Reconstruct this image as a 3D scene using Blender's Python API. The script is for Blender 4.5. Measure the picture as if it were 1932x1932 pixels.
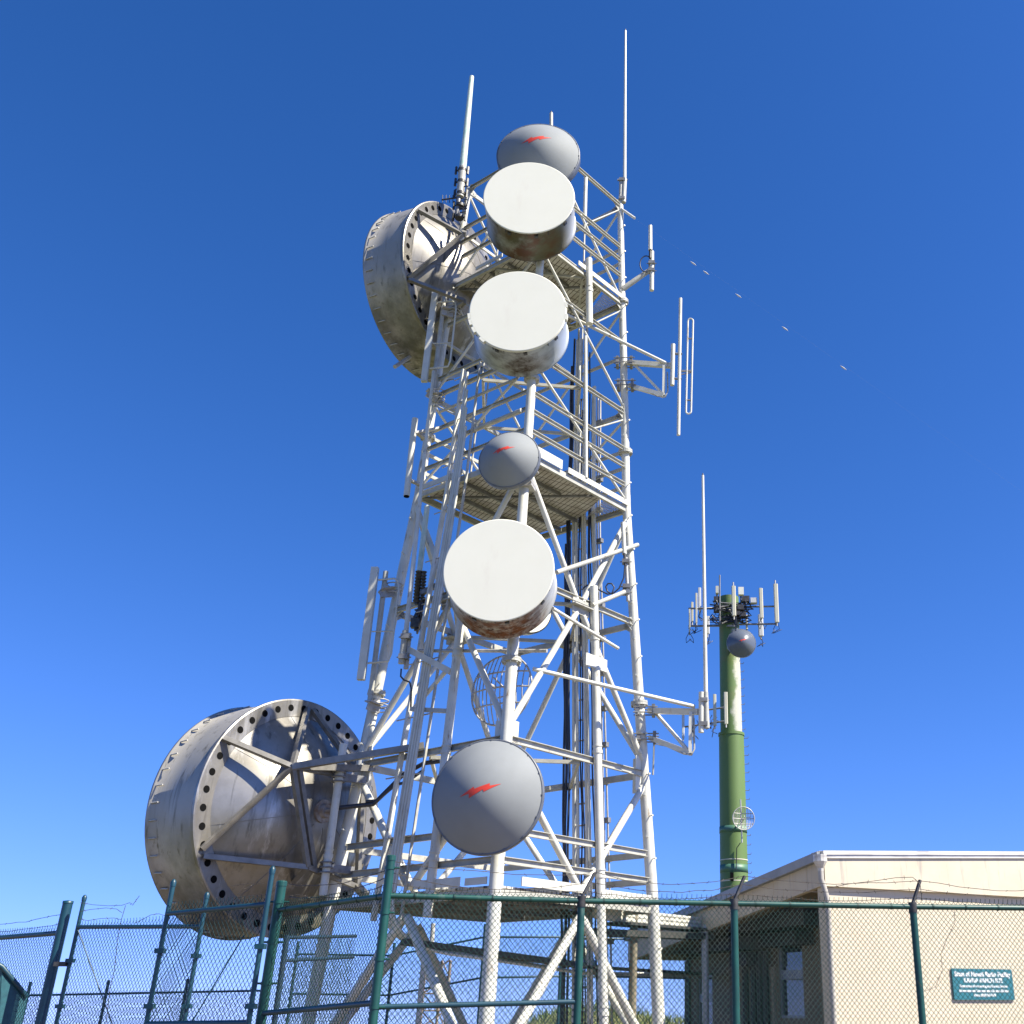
import bpy, math, random
from mathutils import Vector, Matrix
random.seed(7)
for o in list(bpy.data.objects): bpy.data.objects.remove(o)
S = bpy.context.scene
COL = S.collection
V = Vector
# ------------------------------------------------------------------ camera, sky, sun, exposure
EYE, TH = 1.6, math.radians(25.0)
FPX, PX, PY = 2000.0, 1288.0, 966.0            # focal length and principal point, in 1932-px picture units
cd = bpy.data.cameras.new("camera"); cam = bpy.data.objects.new("camera", cd); COL.objects.link(cam)
cam.location = (0, 0, EYE); cam.rotation_euler = (math.radians(90) + TH, 0, 0)
cd.sensor_fit = 'HORIZONTAL'; cd.sensor_width = 36.0; cd.lens = 36.0 * FPX / 1932.0
cd.shift_x = (966.0 - PX) / 1932.0; cd.shift_y = 0.0
cd.clip_start = 0.1; cd.clip_end = 20000
S.camera = cam
SUN_EL, SUN_AZ = math.radians(48), math.radians(111)     # azimuth clockwise from +Y
sund = V((math.sin(SUN_AZ) * math.cos(SUN_EL), math.cos(SUN_AZ) * math.cos(SUN_EL), math.sin(SUN_EL)))
w = bpy.data.worlds.new("World"); S.world = w; w.use_nodes = True
nt = w.node_tree; nt.nodes.clear()
sky = nt.nodes.new('ShaderNodeTexSky'); sky.sky_type = 'NISHITA'; sky.sun_disc = False
sky.sun_elevation = SUN_EL; sky.sun_rotation = SUN_AZ
sky.altitude = 1000; sky.air_density = 1.0; sky.dust_density = 0.2; sky.ozone_density = 4.0
bg = nt.nodes.new('ShaderNodeBackground'); bg.inputs['Strength'].default_value = 0.0706
wo = nt.nodes.new('ShaderNodeOutputWorld')
tcw = nt.nodes.new('ShaderNodeTexCoord'); sxw = nt.nodes.new('ShaderNodeSeparateXYZ'); cbw = nt.nodes.new('ShaderNodeCombineXYZ')
mxw = nt.nodes.new('ShaderNodeMath'); mxw.operation = 'MAXIMUM'; mxw.inputs[1].default_value = 0.0
mlw = nt.nodes.new('ShaderNodeMath'); mlw.operation = 'MULTIPLY_ADD'; mlw.inputs[1].default_value = 0.92; mlw.inputs[2].default_value = 0.085   # clear mountain air: no yellow haze band at the horizon
nt.links.new(tcw.outputs['Generated'], sxw.inputs[0]); nt.links.new(sxw.outputs[0], cbw.inputs[0]); nt.links.new(sxw.outputs[1], cbw.inputs[1])
nt.links.new(sxw.outputs[2], mxw.inputs[0]); nt.links.new(mxw.outputs[0], mlw.inputs[0]); nt.links.new(mlw.outputs[0], cbw.inputs[2])
nrw = nt.nodes.new('ShaderNodeVectorMath'); nrw.operation = 'NORMALIZE'; nt.links.new(cbw.outputs[0], nrw.inputs[0]); nt.links.new(nrw.outputs[0], sky.inputs['Vector'])
# deepen the clear mountain sky: a response curve per channel on the sky's own colour
sp_ = nt.nodes.new('ShaderNodeSeparateColor'); cb_ = nt.nodes.new('ShaderNodeCombineColor'); nt.links.new(sky.outputs[0], sp_.inputs[0])
KS = 0.168
for i_, (gain_, pw_) in enumerate(((1.22, 1.67), (0.91, 1.20), (1.40, 1.20))):
    m1 = nt.nodes.new('ShaderNodeMath'); m1.operation = 'MULTIPLY'; m1.inputs[1].default_value = KS
    m2 = nt.nodes.new('ShaderNodeMath'); m2.operation = 'POWER'; m2.inputs[1].default_value = pw_
    m3 = nt.nodes.new('ShaderNodeMath'); m3.operation = 'MULTIPLY'; m3.inputs[1].default_value = gain_ / KS
    nt.links.new(sp_.outputs[i_], m1.inputs[0]); nt.links.new(m1.outputs[0], m2.inputs[0]); nt.links.new(m2.outputs[0], m3.inputs[0]); nt.links.new(m3.outputs[0], cb_.inputs[i_])
nt.links.new(cb_.outputs[0], bg.inputs['Color']); nt.links.new(bg.outputs[0], wo.inputs['Surface'])
ld = bpy.data.lights.new("sun", 'SUN'); ld.energy = 5.0; ld.angle = math.radians(0.53); ld.color = (1.0, 0.945, 0.81)
lo = bpy.data.objects.new("sun", ld); COL.objects.link(lo); lo.rotation_euler = (-sund).to_track_quat('-Z', 'Y').to_euler(); lo.location = (30, -20, 60)
vs = S.view_settings; vs.view_transform = 'Standard'; vs.look = 'None'; vs.exposure = 1.25; vs.gamma = 1.0
vs.use_curve_mapping = False

# ------------------------------------------------------------------ measuring helpers
def ray(x, y):
    a = (x - PX) / FPX; b = (PY - y) / FPX
    return V((a, math.cos(TH) - b * math.sin(TH), math.sin(TH) + b * math.cos(TH)))
def at(x, y, Y):
    d = ray(x, y); return V((0, 0, EYE)) + d * (Y / d.y)
def on_plane(x, y, p0, n):
    d = ray(x, y); o = V((0, 0, EYE)); return o + d * ((p0 - o).dot(n) / d.dot(n))

# ------------------------------------------------------------------ mesh builder
class MB:
    def __init__(s): s.v = []; s.f = []; s.sm = []
    def add(s, vs_, fs, smooth=False):
        o = len(s.v); s.v += [tuple(p) for p in vs_]
        for f in fs: s.f.append(tuple(i + o for i in f)); s.sm.append(smooth)
        return s
    def tube(s, p, q, r, r2=None, n=12, cap=True):
        p, q = V(p), V(q); r2 = r if r2 is None else r2
        d = (q - p)
        if d.length < 1e-6: return s
        d.normalize(); a = d.orthogonal().normalized(); b = d.cross(a)
        vv = []
        for c, rr in ((p, r), (q, r2)):
            for i in range(n):
                t = 2 * math.pi * i / n; vv.append(c + (a * math.cos(t) + b * math.sin(t)) * rr)
        s.add(vv, [(i, (i + 1) % n, n + (i + 1) % n, n + i) for i in range(n)], True)
        if cap:
            s.add(vv[:n], [tuple(range(n - 1, -1, -1))]); s.add(vv[n:], [tuple(range(n))])
        return s
    def path(s, pts, r, n=6, closed=False):
        pts = [V(p) for p in pts]; m = len(pts)
        a = None; vv = []
        for i in range(m):
            if closed: d = pts[(i + 1) % m] - pts[i - 1]
            else: d = pts[min(i + 1, m - 1)] - pts[max(i - 1, 0)]
            if d.length < 1e-9: d = V((0, 0, 1))
            d.normalize()
            if a is None: a = d.orthogonal().normalized()
            else:
                a = a - d * a.dot(d)
                a = a.normalized() if a.length > 1e-6 else d.orthogonal().normalized()
            b = d.cross(a)
            rr = r[i] if isinstance(r, (list, tuple)) else r
            for k in range(n):
                t = 2 * math.pi * k / n; vv.append(pts[i] + (a * math.cos(t) + b * math.sin(t)) * rr)
        fs = []
        for i in range(m if closed else m - 1):
            j = (i + 1) % m
            fs += [(i * n + k, i * n + (k + 1) % n, j * n + (k + 1) % n, j * n + k) for k in range(n)]
        s.add(vv, fs, n > 4)
        if not closed:
            s.add(vv[:n], [tuple(range(n - 1, -1, -1))]); s.add(vv[-n:], [tuple(range(n))])
        return s
    def box(s, c, a, b, h):                       # centre and three half-axis vectors
        c, a, b, h = V(c), V(a), V(b), V(h)
        vv = [c + a * i + b * j + h * k for k in (-1, 1) for j in (-1, 1) for i in (-1, 1)]
        return s.add(vv, [(0, 2, 3, 1), (4, 5, 7, 6), (0, 1, 5, 4), (2, 6, 7, 3), (0, 4, 6, 2), (1, 3, 7, 5)])
    def beam(s, p, q, wd, ht, out=None):          # box from p to q, wd along "out", ht across
        p, q = V(p), V(q); d = q - p; L = d.length; d.normalize()
        o = V(out) if out is not None else V((0, 0, 1)).cross(d)
        o = (o - d * o.dot(d)); o = o.normalized() if o.length > 1e-6 else d.orthogonal().normalized()
        u = d.cross(o)
        return s.box((p + q) / 2, d * (L / 2), o * (wd / 2), u * (ht / 2))
    def channel(s, p, q, ht, fl, out, t=0.012):   # C section, flanges toward "out"
        p, q = V(p), V(q); d = (q - p).normalized(); o = V(out); o = (o - d * o.dot(d)).normalized(); u = d.cross(o)
        if u.z < 0: u = -u
        prof = [(0, -ht / 2), (fl, -ht / 2), (fl, -ht / 2 + t), (t, -ht / 2 + t), (t, ht / 2 - t), (fl, ht / 2 - t), (fl, ht / 2), (0, ht / 2)]
        n = len(prof); vv = [c + o * a + u * b for c in (p, q) for a, b in prof]
        s.add(vv, [(i, (i + 1) % n, n + (i + 1) % n, n + i) for i in range(n)])
        for base in (0, n):
            s.add([vv[base + i] for i in range(n)], [(0, 1, 2, 3), (0, 3, 4, 7), (4, 5, 6, 7)])
        return s
    def lathe(s, c, axis, prof, n=64, smooth=True, up=None):   # prof: (radius, height along axis)
        c = V(c); d = V(axis).normalized(); a = V((0, 0, 1)) - d * d.z
        a = a.normalized() if a.length > 1e-5 else V((1, 0, 0)); b = d.cross(a)
        vv = []
        for r, h in prof:
            for i in range(n):
                t = 2 * math.pi * i / n; vv.append(c + d * h + (a * math.cos(t) + b * math.sin(t)) * r)
        fs = []
        for k in range(len(prof) - 1):
            fs += [(k * n + i, k * n + (i + 1) % n, (k + 1) * n + (i + 1) % n, (k + 1) * n + i) for i in range(n)]
        return s.add(vv, fs, smooth)
    def disc(s, c, axis, r, n=64):
        c = V(c); d = V(axis).normalized(); a = V((0, 0, 1)) - d * d.z
        a = a.normalized() if a.length > 1e-5 else V((1, 0, 0)); b = d.cross(a)
        return s.add([c + (a * math.cos(2 * math.pi * i / n) + b * math.sin(2 * math.pi * i / n)) * r for i in range(n)], [tuple(range(n))])
    def poly(s, pts, thick):                      # flat polygon extruded by vector
        pts = [V(p) for p in pts]; n = len(pts); t = V(thick)
        vv = pts + [p + t for p in pts]
        return s.add(vv, [tuple(range(n - 1, -1, -1)), tuple(range(n, 2 * n))] + [(i, (i + 1) % n, n + (i + 1) % n, n + i) for i in range(n)])
    def build(s, name, m, parent=None):
        off = V((0, 0, 0))
        r = parent
        while r is not None: off = off + r.location; r = r.parent
        me = bpy.data.meshes.new(name)
        me.from_pydata([(x - off.x, y - off.y, z - off.z) for x, y, z in s.v], [], s.f)
        me.polygons.foreach_set('use_smooth', s.sm); me.update()
        me.materials.append(m)
        o = bpy.data.objects.new(name, me); COL.objects.link(o)
        if parent is not None: o.parent = parent
        return o

def tag(o, label=None, cat=None, group=None, kind=None):
    if label: o['label'] = label
    if cat: o['category'] = cat
    if group: o['group'] = group
    if kind: o['kind'] = kind
    return o
def thing(name, loc, label, cat, group=None):
    o = bpy.data.objects.new(name, None); COL.objects.link(o); o.location = loc; o.empty_display_size = 0.2
    return tag(o, label, cat, group)
def dup(root, loc, label, rotz=None):
    r = root.copy(); COL.objects.link(r); r.location = loc; r['label'] = label
    if rotz is not None: r.rotation_euler = (0, 0, rotz)
    for ch in list(root.children):
        c = ch.copy(); COL.objects.link(c); c.parent = r
        for g in list(ch.children):
            d = g.copy(); COL.objects.link(d); d.parent = c
    return r

# ------------------------------------------------------------------ materials
def mat(name, c1, c2=None, scale=3.0, lo=0.4, hi=0.7, rough=0.5, metal=0.0, bump=0.0, bscale=40.0, stretch=(1, 1, 1), detail=6.0, coord='Object', spec=0.5):
    m = bpy.data.materials.new(name); m.use_nodes = True
    t = m.node_tree; b = t.nodes['Principled BSDF']; L = t.links
    b.inputs['Roughness'].default_value = rough; b.inputs['Metallic'].default_value = metal
    b.inputs['Specular IOR Level'].default_value = spec
    tc = t.nodes.new('ShaderNodeTexCoord'); mp = t.nodes.new('ShaderNodeMapping'); mp.inputs['Scale'].default_value = stretch
    L.new(tc.outputs[coord], mp.inputs['Vector'])
    col = t.nodes.new('ShaderNodeRGB'); col.outputs[0].default_value = (*c1, 1); out = col.outputs[0]
    if c2 is not None:
        nz = t.nodes.new('ShaderNodeTexNoise'); nz.inputs['Scale'].default_value = scale; nz.inputs['Detail'].default_value = detail; nz.inputs['Roughness'].default_value = 0.62
        mr = t.nodes.new('ShaderNodeMapRange'); mr.inputs['From Min'].default_value = lo; mr.inputs['From Max'].default_value = hi
        mx = t.nodes.new('ShaderNodeMix'); mx.data_type = 'RGBA'; mx.inputs[7].default_value = (*c2, 1)
        L.new(mp.outputs[0], nz.inputs['Vector']); L.new(nz.outputs['Fac'], mr.inputs['Value']); L.new(mr.outputs[0], mx.inputs[0]); L.new(out, mx.inputs[6]); out = mx.outputs[2]
    L.new(out, b.inputs['Base Color'])
    if bump:
        nb = t.nodes.new('ShaderNodeTexNoise'); nb.inputs['Scale'].default_value = bscale; nb.inputs['Detail'].default_value = 4
        bp = t.nodes.new('ShaderNodeBump'); bp.inputs['Strength'].default_value = bump; bp.inputs['Distance'].default_value = 0.02
        L.new(mp.outputs[0], nb.inputs['Vector']); L.new(nb.outputs['Fac'], bp.inputs['Height']); L.new(bp.outputs[0], b.inputs['Normal'])
    m['out'] = 0
    return m
def overlay(m, color, scale, lo, hi, stretch=(1, 1, 1), grad=None, rough=None):
    """second colour layer: noise times an optional height/side window in object space: grad=(axis, from, to)"""
    t = m.node_tree; L = t.links; b = t.nodes['Principled BSDF']
    src = b.inputs['Base Color'].links[0].from_socket
    tc = t.nodes.new('ShaderNodeTexCoord'); mp = t.nodes.new('ShaderNodeMapping'); mp.inputs['Scale'].default_value = stretch; mp.inputs['Location'].default_value = (3.3, 1.7, 5.1)
    nz = t.nodes.new('ShaderNodeTexNoise'); nz.inputs['Scale'].default_value = scale; nz.inputs['Detail'].default_value = 7; nz.inputs['Roughness'].default_value = 0.65
    mr = t.nodes.new('ShaderNodeMapRange'); mr.inputs['From Min'].default_value = lo; mr.inputs['From Max'].default_value = hi
    L.new(tc.outputs['Object'], mp.inputs['Vector']); L.new(mp.outputs[0], nz.inputs['Vector']); L.new(nz.outputs['Fac'], mr.inputs['Value'])
    fac = mr.outputs[0]
    if grad:
        sx = t.nodes.new('ShaderNodeSeparateXYZ'); L.new(tc.outputs['Object'], sx.inputs[0])
        g = t.nodes.new('ShaderNodeMapRange'); g.inputs['From Min'].default_value = grad[1]; g.inputs['From Max'].default_value = grad[2]
        L.new(sx.outputs[grad[0]], g.inputs['Value'])
        mu = t.nodes.new('ShaderNodeMath'); mu.operation = 'MULTIPLY'; L.new(fac, mu.inputs[0]); L.new(g.outputs[0], mu.inputs[1]); fac = mu.outputs[0]
    mx = t.nodes.new('ShaderNodeMix'); mx.data_type = 'RGBA'; mx.inputs[7].default_value = (*color, 1)
    L.new(fac, mx.inputs[0]); L.new(src, mx.inputs[6]); L.new(mx.outputs[2], b.inputs['Base Color'])
    return m
M = {}
M['white'] = overlay(mat('white_painted_steel', (.56, .545, .475), (.42, .405, .345), 2.5, .45, .75, .42, bump=.03, bscale=30), (.24, .17, .10), 7, .62, .72, (1, 1, .25))
M['white2'] = overlay(mat('weathered_white_steel', (.40, .39, .34), (.285, .275, .235), 4, .4, .7, .5), (.22, .17, .12), 6, .6, .72)
M['galv'] = mat('galvanised_steel', (.46, .44, .41), (.33, .315, .29), 8, .35, .7, .45, .25)
M['darkgalv'] = mat('dull_galvanised_steel', (.22, .22, .22), (.12, .11, .10), 6, .4, .7, .5, .3)
M['radome'] = overlay(mat('white_radome_cloth', (.655, .635, .535), (.63, .61, .51), 1.1, .35, .7, .6, bump=.05, bscale=3), (.60, .56, .47), 1.6, .6, .8, (2, 2, .5))
M['dome'] = mat('grey_fibreglass', (.222, .232, .234), (.205, .214, .216), 2, .4, .7, .65, spec=.15)
M['domedark'] = mat('dark_grey_gloss_fibreglass', (.10, .115, .14), (.09, .10, .125), 2, .4, .7, .25)
M['rim'] = mat('dark_rim', (.12, .13, .15), (.08, .085, .1), 6, .4, .7, .4)
M['red'] = mat('red_marking', (.60, .045, .018), (.56, .035, .015), 4, .4, .7, .5)
M['drum_olive'] = overlay(overlay(overlay(mat('stained_drum_steel', (.42, .42, .41), (.35, .35, .34), 1.5, .4, .7, .4, .35), (.085, .08, .042), 1.1, .22, .5, grad=(2, -.25, -.7)), (.085, .035, .014), 1.5, .42, .6, (1.6, 1.6, .5), grad=(2, -.5, -.98)), (.05, .03, .02), 5, .55, .66, (4, 4, .6), grad=(1, .2, -.3))
M['drum_blue'] = overlay(overlay(mat('grey_drum_steel', (.40, .43, .46), (.34, .36, .38), 1.5, .4, .7, .4, .35), (.05, .03, .018), 1.4, .40, .62, (1.6, 1.6, .6), grad=(2, -.55, -1.0)), (.04, .03, .025), 5, .52, .62, (4, 4, .6), grad=(1, .2, -.3))
M['drum_rust'] = overlay(overlay(mat('rusted_drum_steel', (.44, .44, .42), (.34, .33, .30), 3, .4, .7, .45, .35), (.17, .06, .02), 2.0, .34, .56, (2, 2, .6), grad=(2, -.45, -.85)), (.07, .025, .012), 4, .5, .62, (3, 3, 1), grad=(2, -.3, -.9))
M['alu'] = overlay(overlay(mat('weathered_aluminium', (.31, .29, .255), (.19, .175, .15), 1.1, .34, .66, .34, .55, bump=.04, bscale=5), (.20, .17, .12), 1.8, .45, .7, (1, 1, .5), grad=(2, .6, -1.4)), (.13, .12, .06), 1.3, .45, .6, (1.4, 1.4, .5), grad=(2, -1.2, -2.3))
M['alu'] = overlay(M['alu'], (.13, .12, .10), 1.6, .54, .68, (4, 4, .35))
M['alu'] = overlay(M['alu'], (.46, .44, .41), 1.1, .55, .68, (2.2, 2.2, .5))  # pale patches painted in as bright reflections on the metal
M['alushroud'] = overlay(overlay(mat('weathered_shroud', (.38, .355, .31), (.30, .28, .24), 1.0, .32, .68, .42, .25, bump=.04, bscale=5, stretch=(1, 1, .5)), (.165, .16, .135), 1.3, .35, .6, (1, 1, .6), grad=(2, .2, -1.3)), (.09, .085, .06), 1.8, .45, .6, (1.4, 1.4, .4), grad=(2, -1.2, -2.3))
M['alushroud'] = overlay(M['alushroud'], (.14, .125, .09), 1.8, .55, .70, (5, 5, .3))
M['aludark'] = mat('dark_aluminium_bars', (.23, .215, .19), (.15, .14, .12), 5, .4, .7, .45, .4)
M['hole'] = mat('dark_opening', (.008, .008, .008), None, rough=1.0, spec=0.0)
M['black'] = mat('black_cable', (.022, .025, .036), (.03, .03, .035), 6, .4, .7, .45)
M['blacksteel'] = mat('black_clamp_steel', (.035, .033, .032), (.09, .085, .08), 12, .45, .7, .5, .3)
M['green'] = overlay(mat('green_fence_vinyl', (.006, .066, .052), (.004, .042, .037), 5, .35, .65, .42), (.07, .12, .10), 9, .6, .72, (1, 1, .3))
M['blue'] = overlay(mat('blue_green_fence_vinyl', (.007, .05, .072), (.005, .035, .058), 5, .35, .65, .42), (.05, .09, .10), 9, .62, .74, (1, 1, .3))
M['wire'] = mat('fence_wire', (.012, .042, .036), (.05, .06, .052), 3, .5, .75, .5, .1, spec=.3)
M['wireblue'] = mat('fence_wire_dark', (.007, .032, .042), (.014, .048, .052), 3, .45, .7, .5, spec=.25)
M['barb'] = mat('rusty_barbed_wire', (.09, .075, .06), (.05, .035, .028), 10, .4, .7, .6, .4)
M['navy'] = mat('dark_blue_pipe', (.008, .03, .055), (.006, .02, .04), 8, .4, .7, .5)
M['tarp'] = mat('teal_windbreak', (.018, .085, .105), (.012, .055, .075), 14, .4, .7, .6)
M['wall'] = overlay(mat('cream_painted_block', (.53, .465, .35), (.49, .43, .32), 1.2, .4, .7, .75, bump=.12, bscale=60), (.52, .44, .32), 2.5, .55, .75)
M['fascia'] = overlay(overlay(mat('cream_fascia', (.52, .455, .345), (.475, .41, .305), 1.5, .4, .7, .7), (.34, .30, .25), 2.2, .56, .70, (3, 3, .35)), (.42, .31, .17), 3.3, .62, .76, (5, 5, .3))
M['tan'] = mat('shade_darkened_tan', (.21, .18, .125), (.17, .145, .10), 1.5, .4, .7, .75)  # tan darkened so the colour itself carries the porch recess shade
M['cap'] = overlay(mat('white_metal_roof_edge', (.58, .55, .49), (.50, .47, .42), 3, .4, .7, .4, .1), (.36, .33, .30), 3, .5, .7, (.5, .5, 3))
M['roof'] = mat('grey_roof_edge', (.24, .25, .26), (.19, .20, .21), 3, .4, .7, .45, .2)
M['glass'] = mat('window_glass', (.02, .03, .04), None, rough=.03, spec=1.0)
M['frame'] = mat('window_frame', (.30, .32, .33), (.24, .25, .26), 4, .4, .7, .4, .3)
M['duct'] = mat('dark_duct', (.035, .034, .032), (.05, .048, .045), 3, .4, .7, .7)
M['sign'] = mat('teal_sign_board', (.020, .135, .165), (.016, .115, .145), 2, .4, .7, .45)
M['letter'] = mat('white_sign_letters', (.85, .86, .85), None, rough=.5)
M['pole'] = overlay(overlay(mat('green_pole_paint', (.10, .165, .04), (.085, .145, .034), 1.0, .4, .7, .55, stretch=(1, 1, .4)), (.13, .15, .045), 1.2, .5, .62, grad=(2, 11, 16)), (.06, .10, .075), .9, .5, .65, (1, 1, 1.5), grad=(2, 8, 3))
M['panel'] = mat('beige_panel_antenna', (.50, .475, .36), (.45, .42, .32), 2, .4, .7, .5)
M['panelgrey'] = mat('grey_panel_antenna', (.50, .50, .49), (.42, .42, .42), 2, .4, .7, .5)
M['greentube'] = overlay(mat('algae_stained_tube', (.58, .60, .52), (.40, .50, .42), 3, .4, .65, .45), (.30, .44, .36), 4, .5, .7)
M['rustmast'] = mat('rusty_mast', (.34, .30, .26), (.20, .13, .08), 6, .4, .65, .6, .2)
M['grass'] = mat('grass_ground', (.085, .105, .03), (.15, .13, .055), .6, .35, .7, .9, bump=.3, bscale=6)
M['blade'] = mat('grass_blades', (.11, .17, .035), (.18, .18, .07), .8, .35, .7, .7)
M['gravel'] = mat('cinder_gravel', (.21, .17, .115), (.14, .11, .075), 3, .35, .7, .95, bump=.4, bscale=50)
M['marker'] = mat('pale_wire_marker', (.42, .42, .42), (.30, .30, .31), 5, .4, .7, .5)

# patch of bare, unpainted surface on the green pole (object space of the pole)
def pole_patch():
    m = M['pole']; t = m.node_tree; L = t.links; b = t.nodes['Principled BSDF']; src = b.inputs['Base Color'].links[0].from_socket
    tc = t.nodes.new('ShaderNodeTexCoord'); sx = t.nodes.new('ShaderNodeSeparateXYZ'); L.new(tc.outputs['Object'], sx.inputs[0])
    nz = t.nodes.new('ShaderNodeTexNoise'); nz.inputs['Scale'].default_value = .9; nz.inputs['Detail'].default_value = 9; nz.inputs['Roughness'].default_value = .7; L.new(tc.outputs['Object'], nz.inputs['Vector'])
    def math_(op, a, bb):
        n = t.nodes.new('ShaderNodeMath'); n.operation = op
        for i, x in enumerate((a, bb)):
            if isinstance(x, (int, float)): n.inputs[i].default_value = x
            else: L.new(x, n.inputs[i])
        return n.outputs[0]
    a = math_('ADD', sx.outputs[0], math_('MULTIPLY', math_('SUBTRACT', nz.outputs['Fac'], .5), 1.1))
    mrp = t.nodes.new('ShaderNodeMapRange'); mrp.inputs['From Min'].default_value = .08; mrp.inputs['From Max'].default_value = .24; L.new(a, mrp.inputs['Value']); a = mrp.outputs[0]
    a = math_('MULTIPLY', a, math_('GREATER_THAN', sx.outputs[2], 12.62))
    a = math_('MULTIPLY', a, math_('LESS_THAN', math_('ADD', sx.outputs[2], math_('MULTIPLY', nz.outputs['Fac'], 1.5)), 18.2))
    mx = t.nodes.new('ShaderNodeMix'); mx.data_type = 'RGBA'; mx.inputs[7].default_value = (.40, .395, .32, 1)
    L.new(a, mx.inputs[0]); L.new(src, mx.inputs[6]); L.new(mx.outputs[2], b.inputs['Base Color'])
pole_patch()
def deck_mat():
    m = mat('grating_deck', (.60, .58, .52), (.36, .32, .26), 2.2, .38, .68, .7); t = m.node_tree; L = t.links; b = t.nodes['Principled BSDF']; src = b.inputs['Base Color'].links[0].from_socket
    tc = t.nodes.new('ShaderNodeTexCoord'); mp = t.nodes.new('ShaderNodeMapping'); mp.inputs['Rotation'].default_value = (0, 0, math.radians(-35.6))
    br = t.nodes.new('ShaderNodeTexBrick'); br.offset = 0; br.inputs['Scale'].default_value = 1; br.inputs['Brick Width'].default_value = .11; br.inputs['Row Height'].default_value = .31
    br.inputs['Mortar Size'].default_value = .010; br.inputs['Mortar Smooth'].default_value = .1
    L.new(tc.outputs['Object'], mp.inputs[0]); L.new(mp.outputs[0], br.inputs['Vector'])
    mx = t.nodes.new('ShaderNodeMix'); mx.data_type = 'RGBA'; mx.inputs[7].default_value = (.07, .05, .035, 1)
    L.new(br.outputs['Fac'], mx.inputs[0]); L.new(src, mx.inputs[6]); L.new(mx.outputs[2], b.inputs['Base Color'])
    return m
M['deck'] = deck_mat()
def block_joints():
    m = M['wall']; t = m.node_tree; L = t.links; b = t.nodes['Principled BSDF']; src = b.inputs['Base Color'].links[0].from_socket
    tc = t.nodes.new('ShaderNodeTexCoord'); mp = t.nodes.new('ShaderNodeMapping')
    mp.inputs['Rotation'].default_value = (math.radians(90), 0, 0)
    # wall runs along (0.885,0.465): distance along it in x, height in y
    sx = t.nodes.new('ShaderNodeSeparateXYZ'); L.new(tc.outputs['Object'], sx.inputs[0])
    n1 = t.nodes.new('ShaderNodeMath'); n1.operation = 'MULTIPLY'; n1.inputs[1].default_value = 1.13; L.new(sx.outputs[0], n1.inputs[0])
    cb = t.nodes.new('ShaderNodeCombineXYZ'); L.new(n1.outputs[0], cb.inputs[0]); L.new(sx.outputs[2], cb.inputs[1])
    br = t.nodes.new('ShaderNodeTexBrick'); br.inputs['Scale'].default_value = 1; br.inputs['Brick Width'].default_value = .40; br.inputs['Row Height'].default_value = .20; br.inputs['Mortar Size'].default_value = .006
    L.new(cb.outputs[0], br.inputs['Vector'])
    mx = t.nodes.new('ShaderNodeMix'); mx.data_type = 'RGBA'; mx.inputs[7].default_value = (.51, .43, .30, 1)
    L.new(br.outputs['Fac'], mx.inputs[0]); L.new(src, mx.inputs[6]); L.new(mx.outputs[2], b.inputs['Base Color'])
block_joints()

# ------------------------------------------------------------------ ground
def ground_z(x, y):
    r = math.hypot(x, y - 20)
    z = 0 if r < 38 else -(r - 38) * (0.05 if r < 600 else .05)
    z += 1.55 * math.exp(-(((x + 2.9) / 3.4) ** 2 + ((y - 36) / 3.0) ** 2))
    z += .8 * math.exp(-(((x - 1.3) / 2.2) ** 2 + ((y - 38) / 3.0) ** 2))
    return z
g = MB(); xs = [-3000, -1200, -500, -200, -110] + [-70 + 2 * i for i in range(71)] + [110, 200, 500, 1200, 3000]
ys = [-3000, -1000, -300, -100] + [-40 + 2 * i for i in range(76)] + [150, 300, 700, 1500, 4000]
g.add([(x, y, ground_z(x, y)) for y in ys for x in xs], [(j * len(xs) + i, j * len(xs) + i + 1, (j + 1) * len(xs) + i + 1, (j + 1) * len(xs) + i) for j in range(len(ys) - 1) for i in range(len(xs) - 1)], True)
tag(g.build('ground', M['grass']), kind='structure')
g = MB(); g.poly([(-14, 9, .004), (16, 9, .004), (16, 31, .004), (-14, 31, .004)], (0, 0, .02)); tag(g.build('gravel_yard', M['gravel']), kind='structure')
g = MB()
for i in range(9000):
    x, y = random.uniform(-12, 5), random.uniform(31.5, 40); z = ground_z(x, y)
    if z < .25: continue
    h = random.uniform(.12, .34); a = random.uniform(0, 6.28); dx, dy = math.cos(a) * .02, math.sin(a) * .02; l = random.uniform(-.12, .12)
    g.add([(x - dx, y - dy, z - .02), (x + dx, y + dy, z - .02), (x + l, y + random.uniform(-.1, .1), z + h)], [(0, 1, 2)])
tag(g.build('grass', M['blade']), 'tufts of grass growing on the low bank behind the tower', 'grass', kind='stuff')

# ------------------------------------------------------------------ lattice tower
TC = V((-3.65, 22.0, 0)); PHI = math.radians(9.0)
fdir = V((math.sin(PHI), -math.cos(PHI), 0)); rdir = V((math.cos(PHI), math.sin(PHI), 0))
LD = {'F': fdir, 'R': rdir, 'B': -fdir, 'L': -rdir}
ZT = [0, 3.35, 5.93, 12.1, 14.67, 17.86, 21.1]; DT = [3.32, 3.1, 2.88, 2.37, 2.27, 2.13, 2.0]
def half(z):
    for i in range(len(ZT) - 1):
        if z <= ZT[i + 1]: return DT[i] + (DT[i + 1] - DT[i]) * (z - ZT[i]) / (ZT[i + 1] - ZT[i])
    return DT[-1]
def lp(k, z):
    p = TC + LD[k] * half(z); return V((p.x, p.y, z))
def fp(face, f, z, out=0.0):          # point on a face: fraction f from first leg to second
    a, b = lp(face[0], z), lp(face[1], z); n = (LD[face[0]] + LD[face[1]]).normalized()
    return a.lerp(b, f) + n * out
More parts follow.
